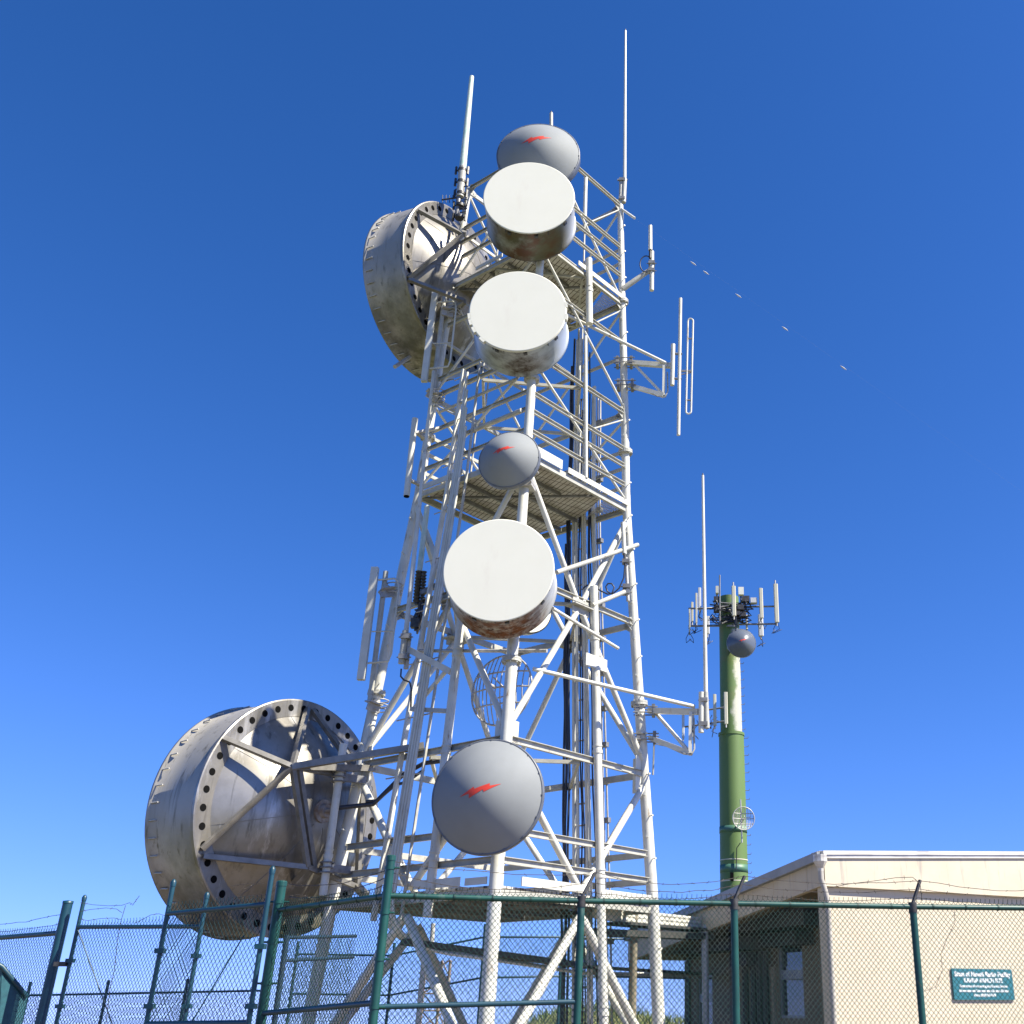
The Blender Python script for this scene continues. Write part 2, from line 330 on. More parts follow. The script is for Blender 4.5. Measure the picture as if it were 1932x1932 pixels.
def fn(face): return (LD[face[0]] + LD[face[1]]).normalized()
def facepick(face, x, y, out=0.0):    # where a sight line meets a tower face
    d = ray(x, y); t = 21.0; n = fn(face)
    for _ in range(12):
        z = EYE + d.z * t; p0 = lp(face[0], z) + n * out; den = d.x * n.x + d.y * n.y
        t = (p0.x * n.x + p0.y * n.y) / den
    return V((0, 0, EYE)) + d * t
tower = thing('lattice_tower', (TC.x, TC.y, 0), 'tall four legged white lattice tower carrying the dishes and antennas', 'tower')
def leg_r(z): return .125 - .045 * min(1, z / 21)
for k in 'LFRB':
    m = MB(); zs = [0] + [z for z in ZT[1:]]
    for i in range(len(zs) - 1): m.tube(lp(k, zs[i]), lp(k, zs[i + 1]), leg_r(zs[i]), leg_r(zs[i + 1]), 16, cap=(i in (0, len(zs) - 2)))
    if k in 'LR':                      # step bolts
        z = 2.2; i = 0
        while z < 20.7:
            a = (rdir * (.35 if k == 'R' else .2) + fdir * .9).normalized() if i % 2 else (rdir * -.25 + fdir).normalized()
            p = lp(k, z); r = leg_r(z); m.tube(p + a * r * .9, p + a * (r + .13), .011, n=6); m.tube(p + a * (r + .12), p + a * (r + .14), .022, n=6); z += .42; i += 1
    o = m.build('leg', M['white'], tower)
    for z in ((7.5, 13.6, 17.95) if k != 'F' else (7.5, 14.0, 17.9)):
        mm = MB(); r = leg_r(z); d = (lp(k, z + .1) - lp(k, z)).normalized()
        mm.lathe(lp(k, z), d, [(r * .9, -.045), (r + .075, -.045), (r + .075, -.008), (r + .07, 0), (r + .075, .008), (r + .075, .045), (r * .9, .045)], 20, False)
        for j in range(8):
            t = j * math.pi / 4; a = d.orthogonal().normalized(); b = d.cross(a); c = lp(k, z) + (a * math.cos(t) + b * math.sin(t)) * (r + .05)
            mm.tube(c - d * .075, c + d * .075, .016, n=6)
        mm.build('flange', M['white2'], o)
    mm = MB(); mm.box(lp(k, .15), (.28, 0, 0), (0, .28, 0), (0, 0, .15)); mm.build('footing', M['gravel'], o)
FACES = ('FR', 'LF', 'RB', 'BL')
def hbar(face, z, ht=.105, f0=0.03, f1=.97, z1=None, inset=0.0):
    MB().channel(fp(face, f0, z, inset), fp(face, f1, z if z1 is None else z1, inset), ht, ht * .5, fn(face)).build('horizontal_bar', M['white2'], tower)
for z in (21.05, 17.86, 14.67, 9.3, 6.0):
    for f in FACES: hbar(f, z, .11 if z > 13 else .13)
for z in (19.65, 19.22, 18.72, 16.67, 13.65, 13.2, 12.7): hbar('FR', z, .105)
for z in (19.7, 19.25, 18.75, 16.7, 15.15, 13.7, 13.25, 12.72): hbar('LF', z, .10)
for z in (4.4, 3.88):
    for f in FACES: hbar(f, z, .12)
for z in (19.65, 19.2, 18.7, 16.3, 13.65, 13.2, 12.7): hbar('RB', z, .08); hbar('BL', z, .08)
def brace(p, q, r, mname='white', cap_t=True):
    m = MB(); p, q = V(p), V(q); d = (q - p).normalized(); m.tube(p, q, r, n=12)
    for c, s_ in ((p, 1), (q, -1)):    # flattened end plates
        o = d.orthogonal().normalized(); m.box(c + d * s_ * .05, d * .14, o * r * .9, d.cross(o) * .012)
    m.build('diagonal_brace', M[mname], tower)
# upper bays: one diagonal per face per bay
for zt, zb in ((20.95, 17.95), (17.7, 14.8), (14.5, 12.3)):
    r = .032
    brace(lp('F', zt), lp('R', zb), r); brace(lp('R', zt), lp('B', zb), r); brace(lp('L', zt), lp('B', zb), r); brace(lp('F', zt), lp('L', zb), r)
for z in (17.8, 14.6, 9.22, 5.92):   # diamond bracing in plan
    q = [fp(f, .5, z, -.04) for f in ('FR', 'RB', 'BL', 'LF')]
    for i in range(4): MB().beam(q[i], q[(i + 1) % 4], .06, .07).build('plan_brace', M['white2'], tower)
for f in FACES:                        # thin counter braces of the upper bays
    for zt, zb in ((20.95, 17.95), (17.7, 14.8), (14.5, 12.3)):
        mid = fp(f, .5, (zt + zb) / 2, .0)
        a_ = lp(f[1] if f in ('FR', 'RB') else f[0], zt); MB().tube(a_ if f != 'BL' else lp('B', zt), mid, .022, n=8).build('sub_brace', M['white2'], tower)
        MB().tube(mid, fp(f, .5, zb - .1), .022, n=8).build('sub_brace', M['white2'], tower)
for z in (21.05, 17.86, 14.67, 9.3):
    for f in FACES:
        for k, i in ((f[0], 0), (f[1], 1)):
            p_ = lp(k, z); o_ = lp(f[1 - i], z); d_ = (o_ - p_).normalized(); m = MB(); m.poly([p_ + d_ * .06 + V((0, 0, .16)), p_ + d_ * .06 - V((0, 0, .2)), p_ + d_ * .28 - V((0, 0, .06)), p_ + d_ * .28 + V((0, 0, .06))], fn(f) * .014)
            for b_ in range(3): c_ = p_ + d_ * (.12 + .06 * b_) + V((0, 0, .03 - .03 * b_)); m.tube(c_ - fn(f) * .015, c_ + fn(f) * .035, .012, n=6)
            m.build('gusset_plate', M['white2'], tower)
# vertical hanger at the top right face
brace(fp('FR', .5, 21.0), fp('FR', .5, 19.7), .05)
# middle bay: X on every face meeting at a node
for f in FACES:
    node = fp(f, .5, 9.15)
    for k, i in ((f[0], 0), (f[1], 1)):
        brace(lp(k, 11.85) + fn(f) * .02, node + (lp(k, 11.85) - node).normalized() * .18, .062)
        brace(lp(k, 6.2) + fn(f) * .02, node + (lp(k, 6.2) - node).normalized() * .18, .062)
    m = MB(); n = fn(f); e = n.cross(V((0, 0, 1))); m.box(node + n * .03, e * .26, V((0, 0, .16)), n * .012); m.box(node, e * .3, V((0, 0, .012)), n * .16); m.build('gusset_plate', M['white2'], tower)
    lowm = fp(f, .5, 3.5)
    for k in f: brace(lp(k, 5.8), lowm + (lp(k, 5.8) - lowm).normalized() * .1, .068)
    lowm = fp(f, .5, 3.1)
    for k in f: brace(lp(k, 0.35), lowm + (lp(k, .35) - lowm).normalized() * .1, .085)
    for k in f:                        # gusset at the big node on the legs
        m = MB(); i = V((0, 0, 0)); d = (lp('F' if k != 'F' else 'R', 6) - lp(k, 6)); p = lp(k, 6.0); other = f[1] if k == f[0] else f[0]; e = (lp(other, 6) - p).normalized()
        m.box(p + e * .2, e * .09, (0, 0, .36), fn(f) * .012); m.build('gusset_plate', M['white'], tower)
# platforms
def platform(z, hatch, toe, ht, matname='deck', inset=.04):
    P = MB(); o = None
    for f in FACES: P.channel(fp(f, .02, z - .02, inset), fp(f, .98, z - .02, inset), ht, .07, -fn(f))
    o = P.build('platform', M['white2'], tower)
    c = [lp(k, z) * .97 + V((TC.x, TC.y, z)) * .03 for k in 'LFRB']
    if hatch: poly = [c[0], c[1], c[1].lerp(c[2], .78), c[2].lerp(c[3], .44), c[3]]
    else: poly = c
    d = MB(); d.poly([p + V((0, 0, ht * .5 + .006)) for p in poly], (0, 0, .035)); d.build('grating', M[matname], o)
    j = MB()
    for t in (.2, .4, .6, .8):
        a, b = c[0].lerp(c[1], t), c[3].lerp(c[2], t)
        if hatch and t > .6: b = a.lerp(b, .55)
        j.beam(a - V((0, 0, .02)), b - V((0, 0, .02)), .05, .09, V((0, 0, 1)).cross((b - a).normalized()))
    j.beam(c[0] - V((0, 0, .06)), c[1].lerp(c[2], .68) - V((0, 0, .06)), .05, .05); j.beam(c[1] - V((0, 0, .07)), c[3] - V((0, 0, .07)), .05, .05)
    j.build('joist', M['darkgalv'], o)
    if hatch:                          # wire guard over the cable opening
        gm = MB(); a0, a1, a2 = c[1].lerp(c[2], .79), c[2], c[2].lerp(c[3], .42)
        for i in range(1, 14):
            t = i / 14; gm.tube(a0.lerp(a1, t), a0.lerp(a2, t), .006, n=4); gm.tube(a1.lerp(a0, t), a1.lerp(a2, t), .006, n=4)
        gm.build('wire_guard', M['galv'], o)
    for f, f0, f1, zz, h in toe:
        t = MB(); a, b = fp(f, f0, z, inset + .05), fp(f, f1, z, inset + .05); t.box((a + b) / 2 + V((0, 0, zz)), (b - a) / 2, V((0, 0, h / 2)), fn(f) * .012); t.build('toe_board', M['white'], o)
    return o
platform(17.9, True, [('FR', .40, .97, .11, .12), ('LF', .3, .6, .11, .1), ('RB', .3, .8, .11, .1)], .13)
platform(12.1, True, [('FR', .05, .30, .15, .22), ('FR', .36, .98, .11, .13), ('LF', .05, .45, .11, .13)], .14)
platform(3.36, False, [('FR', .12, .50, .20, .15), ('FR', .60, .96, .16, .15), ('LF', .55, .82, .20, .15), ('LF', .85, .97, .18, .12), ('RB', .1, .9, .2, .18)], .14)
# mounting pipes clamped to the right-hand front face
def pipe(p, q, r, m='white', name='mounting_pipe', rings=0):
    mb = MB().tube(p, q, r, n=14)
    for i in range(rings):
        c = V(p).lerp(V(q), (i + .5) / rings); d = (V(q) - V(p)).normalized(); mb.tube(c - d * .035, c + d * .035, r * 1.18, n=14); mb.tube(c + d * .1, c + d * .13, r * 1.15, n=14)
    mb.build(name, M[m], tower)
pipe(fp('FR', .615, .3, .12), fp('FR', .59, 9.7, .12), .085, rings=4)
pipe(fp('FR', .535, 12.25, .1), fp('FR', .50, 16.0, .1), .042)
pipe(facepick('FR', 1112, 611, .12), facepick('FR', 1111, 489, .12), .085, rings=1)
pipe(facepick('FR', 1050, 1080, .15), facepick('FR', 1203, 1028, .15), .05, 'white2')
pipe(facepick('LF', 897, 810, .12), facepick('LF', 984, 774, .12), .05, 'white2')
pipe(facepick('LF', 806, 1730, .12), facepick('LF', 872, 1150, .12), .085, rings=3)
pipe(facepick('LF', 830, 777, .1), facepick('LF', 976, 714, .1), .035, 'white2')
pipe(facepick('FR', 1118, 1142, .15), facepick('FR', 1178, 1117, .25), .05, 'white2')
mb = MB(); p = fp('FR', .585, 8.0, .16); mb.box(p, (LD['R'] - LD['F']).normalized() * .33, (0, 0, .13), fn('FR') * .02); mb.build('clamp_plate', M['white'], tower)

# ------------------------------------------------------------------ cable ladder and cables on the back right face
lad = thing('cable_ladder', fp('RB', .40, .2), 'galvanised vertical cable ladder inside the right side of the tower', 'ladder')
def strip(face, f, z0, z1, r, name, m, parent, out, box=False):
    pts = [fp(face, f, z0 + (z1 - z0) * i / 20, out) for i in range(21)]
    mb = MB()
    if box:
        for i in range(20): mb.beam(pts[i], pts[i + 1], r * 2, r * 1.2, fn(face))
    else: mb.path(pts, r, 8)
    return mb.build(name, m, parent)
for f in (.445, .355): strip('RB', f, .3, 17.6, .03, 'rail', M['white2'], lad, -.12, True)
z = .6
while z < 17.4: MB().tube(fp('RB', .445, z, -.12), fp('RB', .355, z, -.12), .018, n=6).build('rung', M['galv'], lad); z += .45
cl = 'black coaxial cable strapped to the cable ladder inside the tower'
for i, f in enumerate((.492, .472, .385, .370, .300, .285, .268, .50)):
    zt = random.uniform(14, 17.5); r = (.032, .026, .018, .016, .018, .015, .016, .026)[i]
    if f < .36: pass
    if i == 7: f, zt = .508, 11.6
    pts = [fp('RB', f + .004 * math.sin(j * .9 + i), .3 + (zt - .3) * j / 30, -.2 + .012 * math.sin(j * 1.3 + i)) for j in range(31)]
    tag(MB().path(pts, r, 8).build('coaxial_cable', M['black']), cl, 'cable', 'black cables up the tower')
for i, f in enumerate((.435, .345, .255, .405, .325, .24)):
    tag(strip('RB', f, .3, 17.2 - (i % 3) * .8, .028 + .008 * (i % 2), 'cable_conduit', M['white'], None, -.22), 'pale grey conduit beside the black cables on the ladder', 'conduit', 'grey conduits by the ladder')
ck = thing('cable_rack', fp('RB', .292, .2), 'narrow galvanised cable rack with dark clamps right of the ladder', 'rack')
for f in (.305, .28): strip('RB', f, .3, 15.5, .02, 'rail', M['galv'], ck, .15)
z = 1.2
while z < 15: MB().box(fp('RB', .292, z, .15), (LD['B'] - LD['R']).normalized() * .1, fn('RB') * .05, (0, 0, .05)).build('clamp', M['darkgalv'], ck); z += .8
# conduits and ladder on the left front face; the conduits bend toward the building at the bottom
lad2 = thing('cable_ladder', fp('LF', .33, .2), 'white cable ladder up the left front face of the tower', 'ladder')
for f in (.335, .505): strip('LF', f, 3.0, 15.0, .05 if f < .4 else .026, 'rail', M['white2'] if f > .4 else M['white'], lad2, .12, True)
z = 3.3
while z < 14.9: MB().tube(fp('LF', .25, z, .12), fp('LF', .505, z, .12), .014, n=6).build('rung', M['galv'], lad2); z += 1.15
for i, f in enumerate((.41, .428, .446, .464)):
    zt = 14.8 - .5 * i; r = (.03, .034, .028, .03)[i]
    pts = [fp('LF', f, zt - (zt - 3.3) * j / 24, .2) for j in range(25)]
    p0 = pts[-1]; e1 = at(1100 , 1836 + i * 2.2, 23.2) + V((0, 0, .02 * i)); e0 = at(862 + i * 6, 1795 + i * 3, 20.9)
    for j in range(1, 9):              # quadratic bend
        t = j / 8; c = V((p0.x, p0.y, 2.5)) ; pts.append(p0 * (1 - t) ** 2 + c * 2 * t * (1 - t) + e0 * t * t)
    pts += [e0.lerp(e1, .5), e1, at(1332, 1838 + i * 2, 27.4)]
    tag(MB().path(pts, r, 8).build('conduit', M['white']), 'white conduit down the left tower face bending right to the building', 'conduit', 'white conduits on the left tower face')

# ------------------------------------------------------------------ dishes
BOLT = [(550, 473), (633, 420), (636, 433), (722, 402), (722, 416), (783, 403), (692, 450), (687, 437), (608, 483), (606, 458)]
def nrm(az): a = math.radians(az); return V((math.sin(a), -math.cos(a), 0))
def mount(root, c, n, R, legk):
    m = MB(); z = c.z; L = lp(legk, z); s = V((0, 0, 1)).cross(n)
    for dzz in (-.35 * R, .35 * R):
        Lz = lp(legk, z + dzz); b = c - n * .02 + V((0, 0, dzz)); m.beam(b, Lz, .12, .10)
        m.box(Lz, s * .2, V((0, 0, .07)), n * .16); m.tube(Lz - s * .19 - n * .3, Lz - s * .19 + n * .3, .018, n=6); m.tube(Lz + s * .19 - n * .3, Lz + s * .19 + n * .3, .018, n=6)
    m.build('mounting_bracket', M['galv'], root)
def drum_dish(c, az, R, h, sidem, label, legk='F', strut=None):
    c = V(c); n = nrm(az); root = thing('drum_dish', c, label, 'dish antenna')
    b = MB(); prof = [(R * .985, -.01), (R * .985, -h + .04), (R * 1.01, -h + .04), (R * 1.015, -h - .03), (R * .97, -h - .03)]
    prof += [(R * .97 * math.cos(t), -h - .03 - .42 * R * math.sin(t)) for t in [i * math.pi / 2 / 8 for i in range(1, 9)]]
    b.lathe(c, n, prof, 72); shroud = b.build('shroud', sidem, root)
    f = MB(); f.lathe(c, n, [(R * .99, -.03), (R * 1.0, -.028), (R * 1.004, -.012), (R * .997, -.003), (R * .985, 0.0)], 96); f.disc(c, n, R * .985, 96); f.build('radome', M['radome'], root)
    u = V((0, 0, 1)); s = n.cross(u)
    for i in range(26):                # clips and springs holding the cover
        t = 2 * math.pi * i / 26; d = u * math.cos(t) + s * math.sin(t); p = c + d * (R * .99) - n * random.uniform(.05, .07)
        if random.random() < .75: MB().tube(p, p - n * random.uniform(.03, .11), .011, n=5).build('cover_clip', M['blacksteel'], shroud)
    for t in (2.75, 3.35, 4.1): d = u * math.cos(t) + s * math.sin(t); p = c + d * R * .99 - n * .13; MB().box(p, d * .022, n * .04, d.cross(n) * .04).build('cover_latch', M['blacksteel'], shroud)
    mount(root, c - n * (h + .3 * R), n, R, legk)
    return root
def dome_dish(c, az, R, label, matn='dome', legk='F', hgt=.42, rimw=.12, bolt=1.0, cone=.2):
    c = V(c); n = nrm(az); root = thing('radome_dish', c, label, 'dish antenna')
    prof = []
    def hr(q):                         # rounded cone: height at relative radius q
        return R * hgt * (1.0 - (q * q * (1 - cone) + (math.sqrt(q * q + .06) - math.sqrt(.06)) / (math.sqrt(1.06) - math.sqrt(.06)) * cone))
    for i in range(25): q = 1 - i / 24; prof.append((max(R * q * .975, .001), hr(q)))
    MB().lathe(c, n, prof, 80).build('radome', M[matn], root)
    rr = MB(); rr.lathe(c, n, [(R * .96, .004), (R * .985, .012), (R, 0), (R, -rimw), (R * .97, -rimw - .02)] + [(R * .97 * math.cos(t), -rimw - .02 - .3 * R * math.sin(t)) for t in [i * math.pi / 2 / 8 for i in range(1, 9)]], 80)
    for i in range(16):
        t = 2 * math.pi * i / 16; s = n.cross(V((0, 0, 1))); d = V((0, 0, 1)) * math.cos(t) + s * math.sin(t); rr.tube(c + d * R * .975, c + d * R * .975 + n * .02, .016 * R, n=6)
    rr.build('rim', M['rim'], root)
    if bolt:                           # red flash, laid on the curved radome
        e = V((0, 0, 1)).cross(-n); e = -e if e.x < 0 else e; u = V((0, 0, 1))
        pts = [((x - 667) / 325 * R * bolt, (444 - y) / 325 * R * bolt) for x, y in BOLT]
        def P(a, b, o): return c + e * a + u * b + n * (hr(math.hypot(a, b) / R / .975) + o)
        import mathutils.geometry as mg
        # cut the outline into a fine triangle fan so it follows the cone
        tris = mg.tessellate_polygon([[V((a, b, 0)) for a, b in pts]])
        bm = MB(); nsub = 6
        for tr in tris:
            A, B_, C_ = [pts[i] for i in tr]
            idx = {}
            vv = []; ff = []
            for i in range(nsub + 1):
                for j in range(nsub + 1 - i):
                    l1, l2 = i / nsub, j / nsub; l0 = 1 - l1 - l2
                    idx[(i, j)] = len(vv); vv.append(P(A[0] * l0 + B_[0] * l1 + C_[0] * l2, A[1] * l0 + B_[1] * l1 + C_[1] * l2, .004))
            for i in range(nsub):
                for j in range(nsub - i):
                    ff.append((idx[(i, j)], idx[(i + 1, j)], idx[(i, j + 1)]))
                    if i + j < nsub - 1: ff.append((idx[(i + 1, j)], idx[(i + 1, j + 1)], idx[(i, j + 1)]))
            bm.add(vv, ff, True)
        bm.build('red_flash', M['red'], root)
    if legk: mount(root, c - n * (rimw + .25 * R), n, R, legk)
    return root
d1 = drum_dish((-3.45, 18.6, 18.08), 4.1, 1.02, .93, M['drum_olive'], 'white faced drum dish with olive stained sides, topmost of the three drum dishes')
d2 = drum_dish((-3.50, 18.6, 15.0), 3.2, 1.023, .96, M['drum_blue'], 'white faced drum dish with grey blue sides, middle one of the three drum dishes')
d3 = drum_dish((-3.34, 17.9, 8.8), 3.8, 1.0, .94, M['drum_rust'], 'white faced drum dish with orange rust underneath, lowest of the three drum dishes')
MB().tube(at(1043, 1148, 18.9), at(1166, 1223, 21.0), .035).build('side_strut', M['white'], d3)
MB().tube(at(791, 1228, 20.6), at(1032, 1228, 19.4), .035).build('side_strut', M['galv'], d3)
mb = MB(); mb.lathe(V((-3.5, 18.6, 15.0)) - nrm(3.2) * .03, nrm(3.2), [(1.03, -.02), (1.035, 0), (1.03, .012), (1.0, .014)], 72); 
for t in (1.75, 1.9, 2.1, 4.6, 4.9, 2.4): 
    n = nrm(3.2); s = n.cross(V((0, 0, 1))); d = V((0, 0, 1)) * math.cos(t) + s * math.sin(t); mb.box(V((-3.5, 18.6, 15.0)) + d * 1.03 - n * .05, d * .03, n * .05, d.cross(n) * .07)
mb.build('cover_edge', M['radome'], d2)
dome_dish((-3.468, 19.45, 20.13), 2, 1.0, 'grey domed dish with red lightning flash at the very top of the tower', hgt=.52, cone=.2, rimw=.2)
dome_dish((-3.49, 18.85, 11.56), -8, .635, 'small grey domed dish with red flash in the middle of the tower', hgt=.66, cone=.32, rimw=.1)
dome_dish((-3.30, 18.25, 4.82), -6, .965, 'large grey domed dish with red lightning flash lowest on the tower front', hgt=.50, cone=.12, rimw=.1)
# small white dish behind the rusty drum
r = thing('small_drum_dish', at(988, 1150, 21.2), 'small white dish half hidden behind the rusty drum dish', 'dish antenna')
c = r.location.copy(); n = nrm(35); mb = MB().lathe(c, n, [(.56, .2), (.56, -.02), (.54, -.04), (.40, -.12), (.001, -.16)], 48); mb.disc(c + n * .2, n, .55); mb.build('dish_body', M['radome'], r)
mb = MB().lathe(c, n, [(.565, .2), (.58, .17), (.565, .14)], 48); mb.build('rim', M['rim'], r); mb = MB().beam(c - n * .1, lp('F', c.z), .08, .08); mb.build('mounting_bracket', M['galv'], r)

# big horn-like shrouded dishes seen from behind
def big_dish(c, az, R, h, label, joints, holes=40, rod=None):
    c = V(c); n = nrm(az); u = V((0, 0, 1)); s = n.cross(u); root = thing('shrouded_dish', c, label, 'dish antenna')
    b = MB(); b.lathe(c, n, [(R * .985, 0), (R * .99, -h * .5), (R * .992, -h + .05), (R * 1.012, -h + .03), (R * 1.015, -h - .02), (R * .985, -h - .03)], 96)
    shroud = b.build('shroud', M['alushroud'], root)
    b = MB(); b.lathe(c, n, [(R * .985, -h - .03), (R * .6, -h - .05), (.001, -h - .055)], 96); b.build('front_cover', M['radome'], shroud)
    b = MB()                           # rear ring
    Ri = R * .855; b.lathe(c, n, [(Ri, .005), (Ri, .03), (R * 1.0, .03), (R * 1.012, .02), (R * 1.012, -.05), (R * .985, -.06)], 96, False); ring = b.build('rear_ring', M['alu'], root)
    for i in range(holes):
        t = 2 * math.pi * (i + .5) / holes; d = u * math.cos(t) + s * math.sin(t); MB().disc(c + d * R * .932 + n * .034, n, .068, 16).build('lightening_hole', M['hole'], ring)
    prof = [(Ri * 1.005, .012)]
    for i in range(1, 21): q = 1 - i / 20; prof.append((max(Ri * q, .001), .012 + .80 * (1 - q * q)))
    refl = MB().lathe(c, n, prof, 96).build('reflector', M['alu'], root)
    for i in range(8):                 # panel seams
        t = 2 * math.pi * (i + .3) / 8; d = u * math.cos(t) + s * math.sin(t)
        MB().path([c + d * (Ri * q) + n * (.016 + .80 * (1 - q * q)) for q in [.16 + .84 * j / 12 for j in range(13)]], .006, 4).build('panel_seam', M['aludark'], refl)
    hub = MB(); hc = c + n * .80; hub.lathe(hc, n, [(.22, -.02), (.22, .05), (.14, .05), (.12, .12), (.05, .12), (.05, .35), (.001, .35)], 24, False); hub.build('feed_hub', M['rustmast'], refl)
    # bolts / tabs on the front edge
    for i in range(44):
        t = 2 * math.pi * i / 44; d = u * math.cos(t) + s * math.sin(t); p = c + d * R * 1.0 - n * (h - .03); MB().tube(p, p + n * .22 + d * .015, .014, n=5).build('edge_bolt', M['galv'], shroud)
    # back frame: bars from the ring to two joints standing off behind the dish
    J = []
    for (x, y, off) in joints['j']: J.append(on_plane(x, y, c + n * off, n))
    for (x, y, ji) in joints['bars']:
        p = on_plane(x, y, c + n * .05, n); MB().beam(p, J[ji], .09, .09, n).build('back_frame_bar', M['aludark'], root)
    for a, b_, dx in joints['ties']:
        MB().beam(J[a] + s * dx, J[b_] + s * dx, .09, .09, n).build('back_frame_bar', M['aludark'], root)
    for x, y, Y, ji in joints['arms']:
        MB().beam(J[ji], at(x, y, Y), .14, .12).build('support_arm', M['aludark'], root)
    if rod: 
        p, q = rod; MB().tube(p, q, .05).build('lower_rod', M['galv'], root)
    return root
zl = lambda x, y: ((350 + x / 2.415) * .7222, (1750 + y / 2.415) * .7222)
j0 = zl(1000, 612); j1 = zl(1095, 1245)
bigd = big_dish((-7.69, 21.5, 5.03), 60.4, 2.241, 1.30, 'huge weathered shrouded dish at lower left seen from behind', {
    'j': [(*j0, 1.0), (*j1, 1.0), (*zl(1440, 690), 1.0), (*zl(1410, 1370), 1.0)],
    'bars': [(*zl(565, 430), 0), (*zl(1095, 245), 0), (*zl(430, 1130), 0), (*zl(440, 1175), 1), (*zl(1125, 250), 2), (*zl(950, 1400), 1), (*zl(1490, 760), 2), (*zl(1440, 1240), 3)],
    'ties': [(0, 1, 0), (0, 1, -.16), (0, 2, 0), (1, 3, 0), (2, 3, 0)],
    'arms': [(705, 1450, 21.4, 0), (690, 1690, 21.4, 3), (800, 1407, 20.6, 0)]})
pipe(at(609, 1690, 20.9), at(648, 1404, 20.9), .075, rings=2)
for x_, y_ in ((639, 1466), (616, 1637)):
    m = MB(); a_, b_ = at(x_, y_, 20.9), at(x_ + 50, y_ + 6, 21.3)
    for dz_ in (-.09, 0, .09): m.path([a_ + V((math.cos(t) * .13, math.sin(t) * .13, dz_)) for t in [i * .785 for i in range(8)]], .016, 5, True)
    m.beam(a_, b_, .1, .14); m.build('pipe_clamp', M['darkgalv'], tower)
hubp = V((-7.69, 21.5, 5.03)) + nrm(60.4) * 1.05
MB().path([hubp, at(640, 1524, 21.0), at(705, 1517, 20.9), at(722, 1500, 20.9), at(760, 1462, 20.7), at(800, 1440, 20.5), at(830, 1436, 20.5)], .045, 8).build('feed_line', M['black'], bigd)
MB().path([at(690, 1512, 20.9), at(712, 1510, 20.9), at(745, 1482, 20.7), at(770, 1474, 20.6), at(800, 1452, 20.5)], .03, 8).build('feed_line', M['black'], bigd)
zu = lambda x, y: ((940 + x / 4.83) * .7222, (500 + y / 4.83) * .7222)
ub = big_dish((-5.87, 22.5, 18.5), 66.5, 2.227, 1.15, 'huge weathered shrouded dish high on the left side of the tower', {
    'j': [(*zu(1300, 545), 1.0), (*zu(1310, 1380), 1.0)],
    'bars': [(*zu(740, 240), 0), (*zu(610, 1090), 0), (*zu(612, 1110), 1), (*zu(900, 1700), 1)],
    'ties': [], 'arms': [(880, 436, 22.0, 0), (848, 600, 22.0, 1)]},
    rod=(at(745, 692, 21.9), at(782, 668, 22.6)))

# grid dishes
def grid_dish(c, az, R, label, nb=11, r=.012, parts=True):
    c = V(c); n = nrm(az); u = V((0, 0, 1)); s = n.cross(u).normalized(); root = thing('grid_dish', c, label, 'dish antenna')
    def P(a, b): return c + s * a + u * b - n * (.30 * R * (1 - (a * a + b * b) / R / R))
    g_ = MB()
    for i in range(nb):
        a = -R + 2 * R * (i + .5) / nb; hb = math.sqrt(max(R * R - a * a, 0)); g_.path([P(a, -hb + 2 * hb * j / 12) for j in range(13)], r, 5)
    for b in (-.45 * R, .45 * R, 0): hb = math.sqrt(R * R - b * b); g_.path([P(-hb + 2 * hb * j / 12, b) for j in range(13)], r * 1.4, 5)
    g_.build('grid_reflector', M['galv'], root)
    MB().path([P(R * math.cos(t), R * math.sin(t)) for t in [2 * math.pi * i / 40 for i in range(40)]], r * 1.6, 6, True).build('rim', M['galv'], root)
    MB().path([P(.1 * R, -.3 * R), c + n * .5 * R, P(-.1 * R, .3 * R)], r * 1.5, 6).build('feed_arm', M['galv'], root)
    MB().tube(P(0, 0), P(0, 0) - n * .3, .04).build('mounting_bracket', M['galv'], root)
    return root
grid_dish(at(946, 1302, 21.6), 155, .74, 'round wire grid dish inside the tower behind the front leg', 13, .013)

# ------------------------------------------------------------------ antennas on the tower
def clampset(root, pts, r=.05):
    for p in pts:
        m = MB(); m.box(p, (r * 1.5, 0, 0), (0, r * 1.6, 0), (0, 0, r * .8)); m.tube(V(p) - V((r * 2.4, 0, 0)), V(p) + V((r * 2.4, 0, 0)), .012, n=6)
        m.build('clamp', M['darkgalv'], root)
# thick tube antenna top left
Y = 21.35; r = thing('tube_antenna', at(872, 400, Y), 'thick pale tube antenna with black clamps standing at the top left of the tower', 'antenna')
MB().tube(at(873, 318, Y), at(890, 145, Y), .095, .062, 16).build('antenna_tube', M['greentube'], r)
MB().tube(at(868, 372, Y), at(873, 316, Y), .10, .10, 16).build('base_sleeve', M['white2'], r)
for i in range(5): 
    m = MB(); y = 322 + i * 22; p = at(872 - i * 1.3, y, Y); m.tube(p - V((0, 0, .04)), p + V((0, 0, .04)), .112, n=12)
    for dx in (-.16, .15): m.beam(p + V((dx, 0, -.12)), p + V((dx, 0, .13)), .045, .045); m.tube(p + V((-.17, 0, 0)), p + V((.17, 0, 0)), .022, n=6)
    m.build('clamp', M['blacksteel'], r)
MB().tube(at(862, 408, Y), at(868, 350, Y), .06, n=10).build('support_pipe', M['darkgalv'], r)
m = MB(); 
for i in range(10): a = at(863 + random.uniform(-4, 4), 352 + i * 5.5, Y); b = at(876 + random.uniform(-6, 10), 352 + i * 5.5 + random.uniform(-8, 8), Y + random.uniform(-.15, .15)); m.tube(a, b, .016, n=5)
m.build('cable_tangle', M['black'], r)
r = thing('yagi_antenna', at(862, 374, Y), 'small black yagi antenna pointing left beside the thick tube antenna', 'antenna')
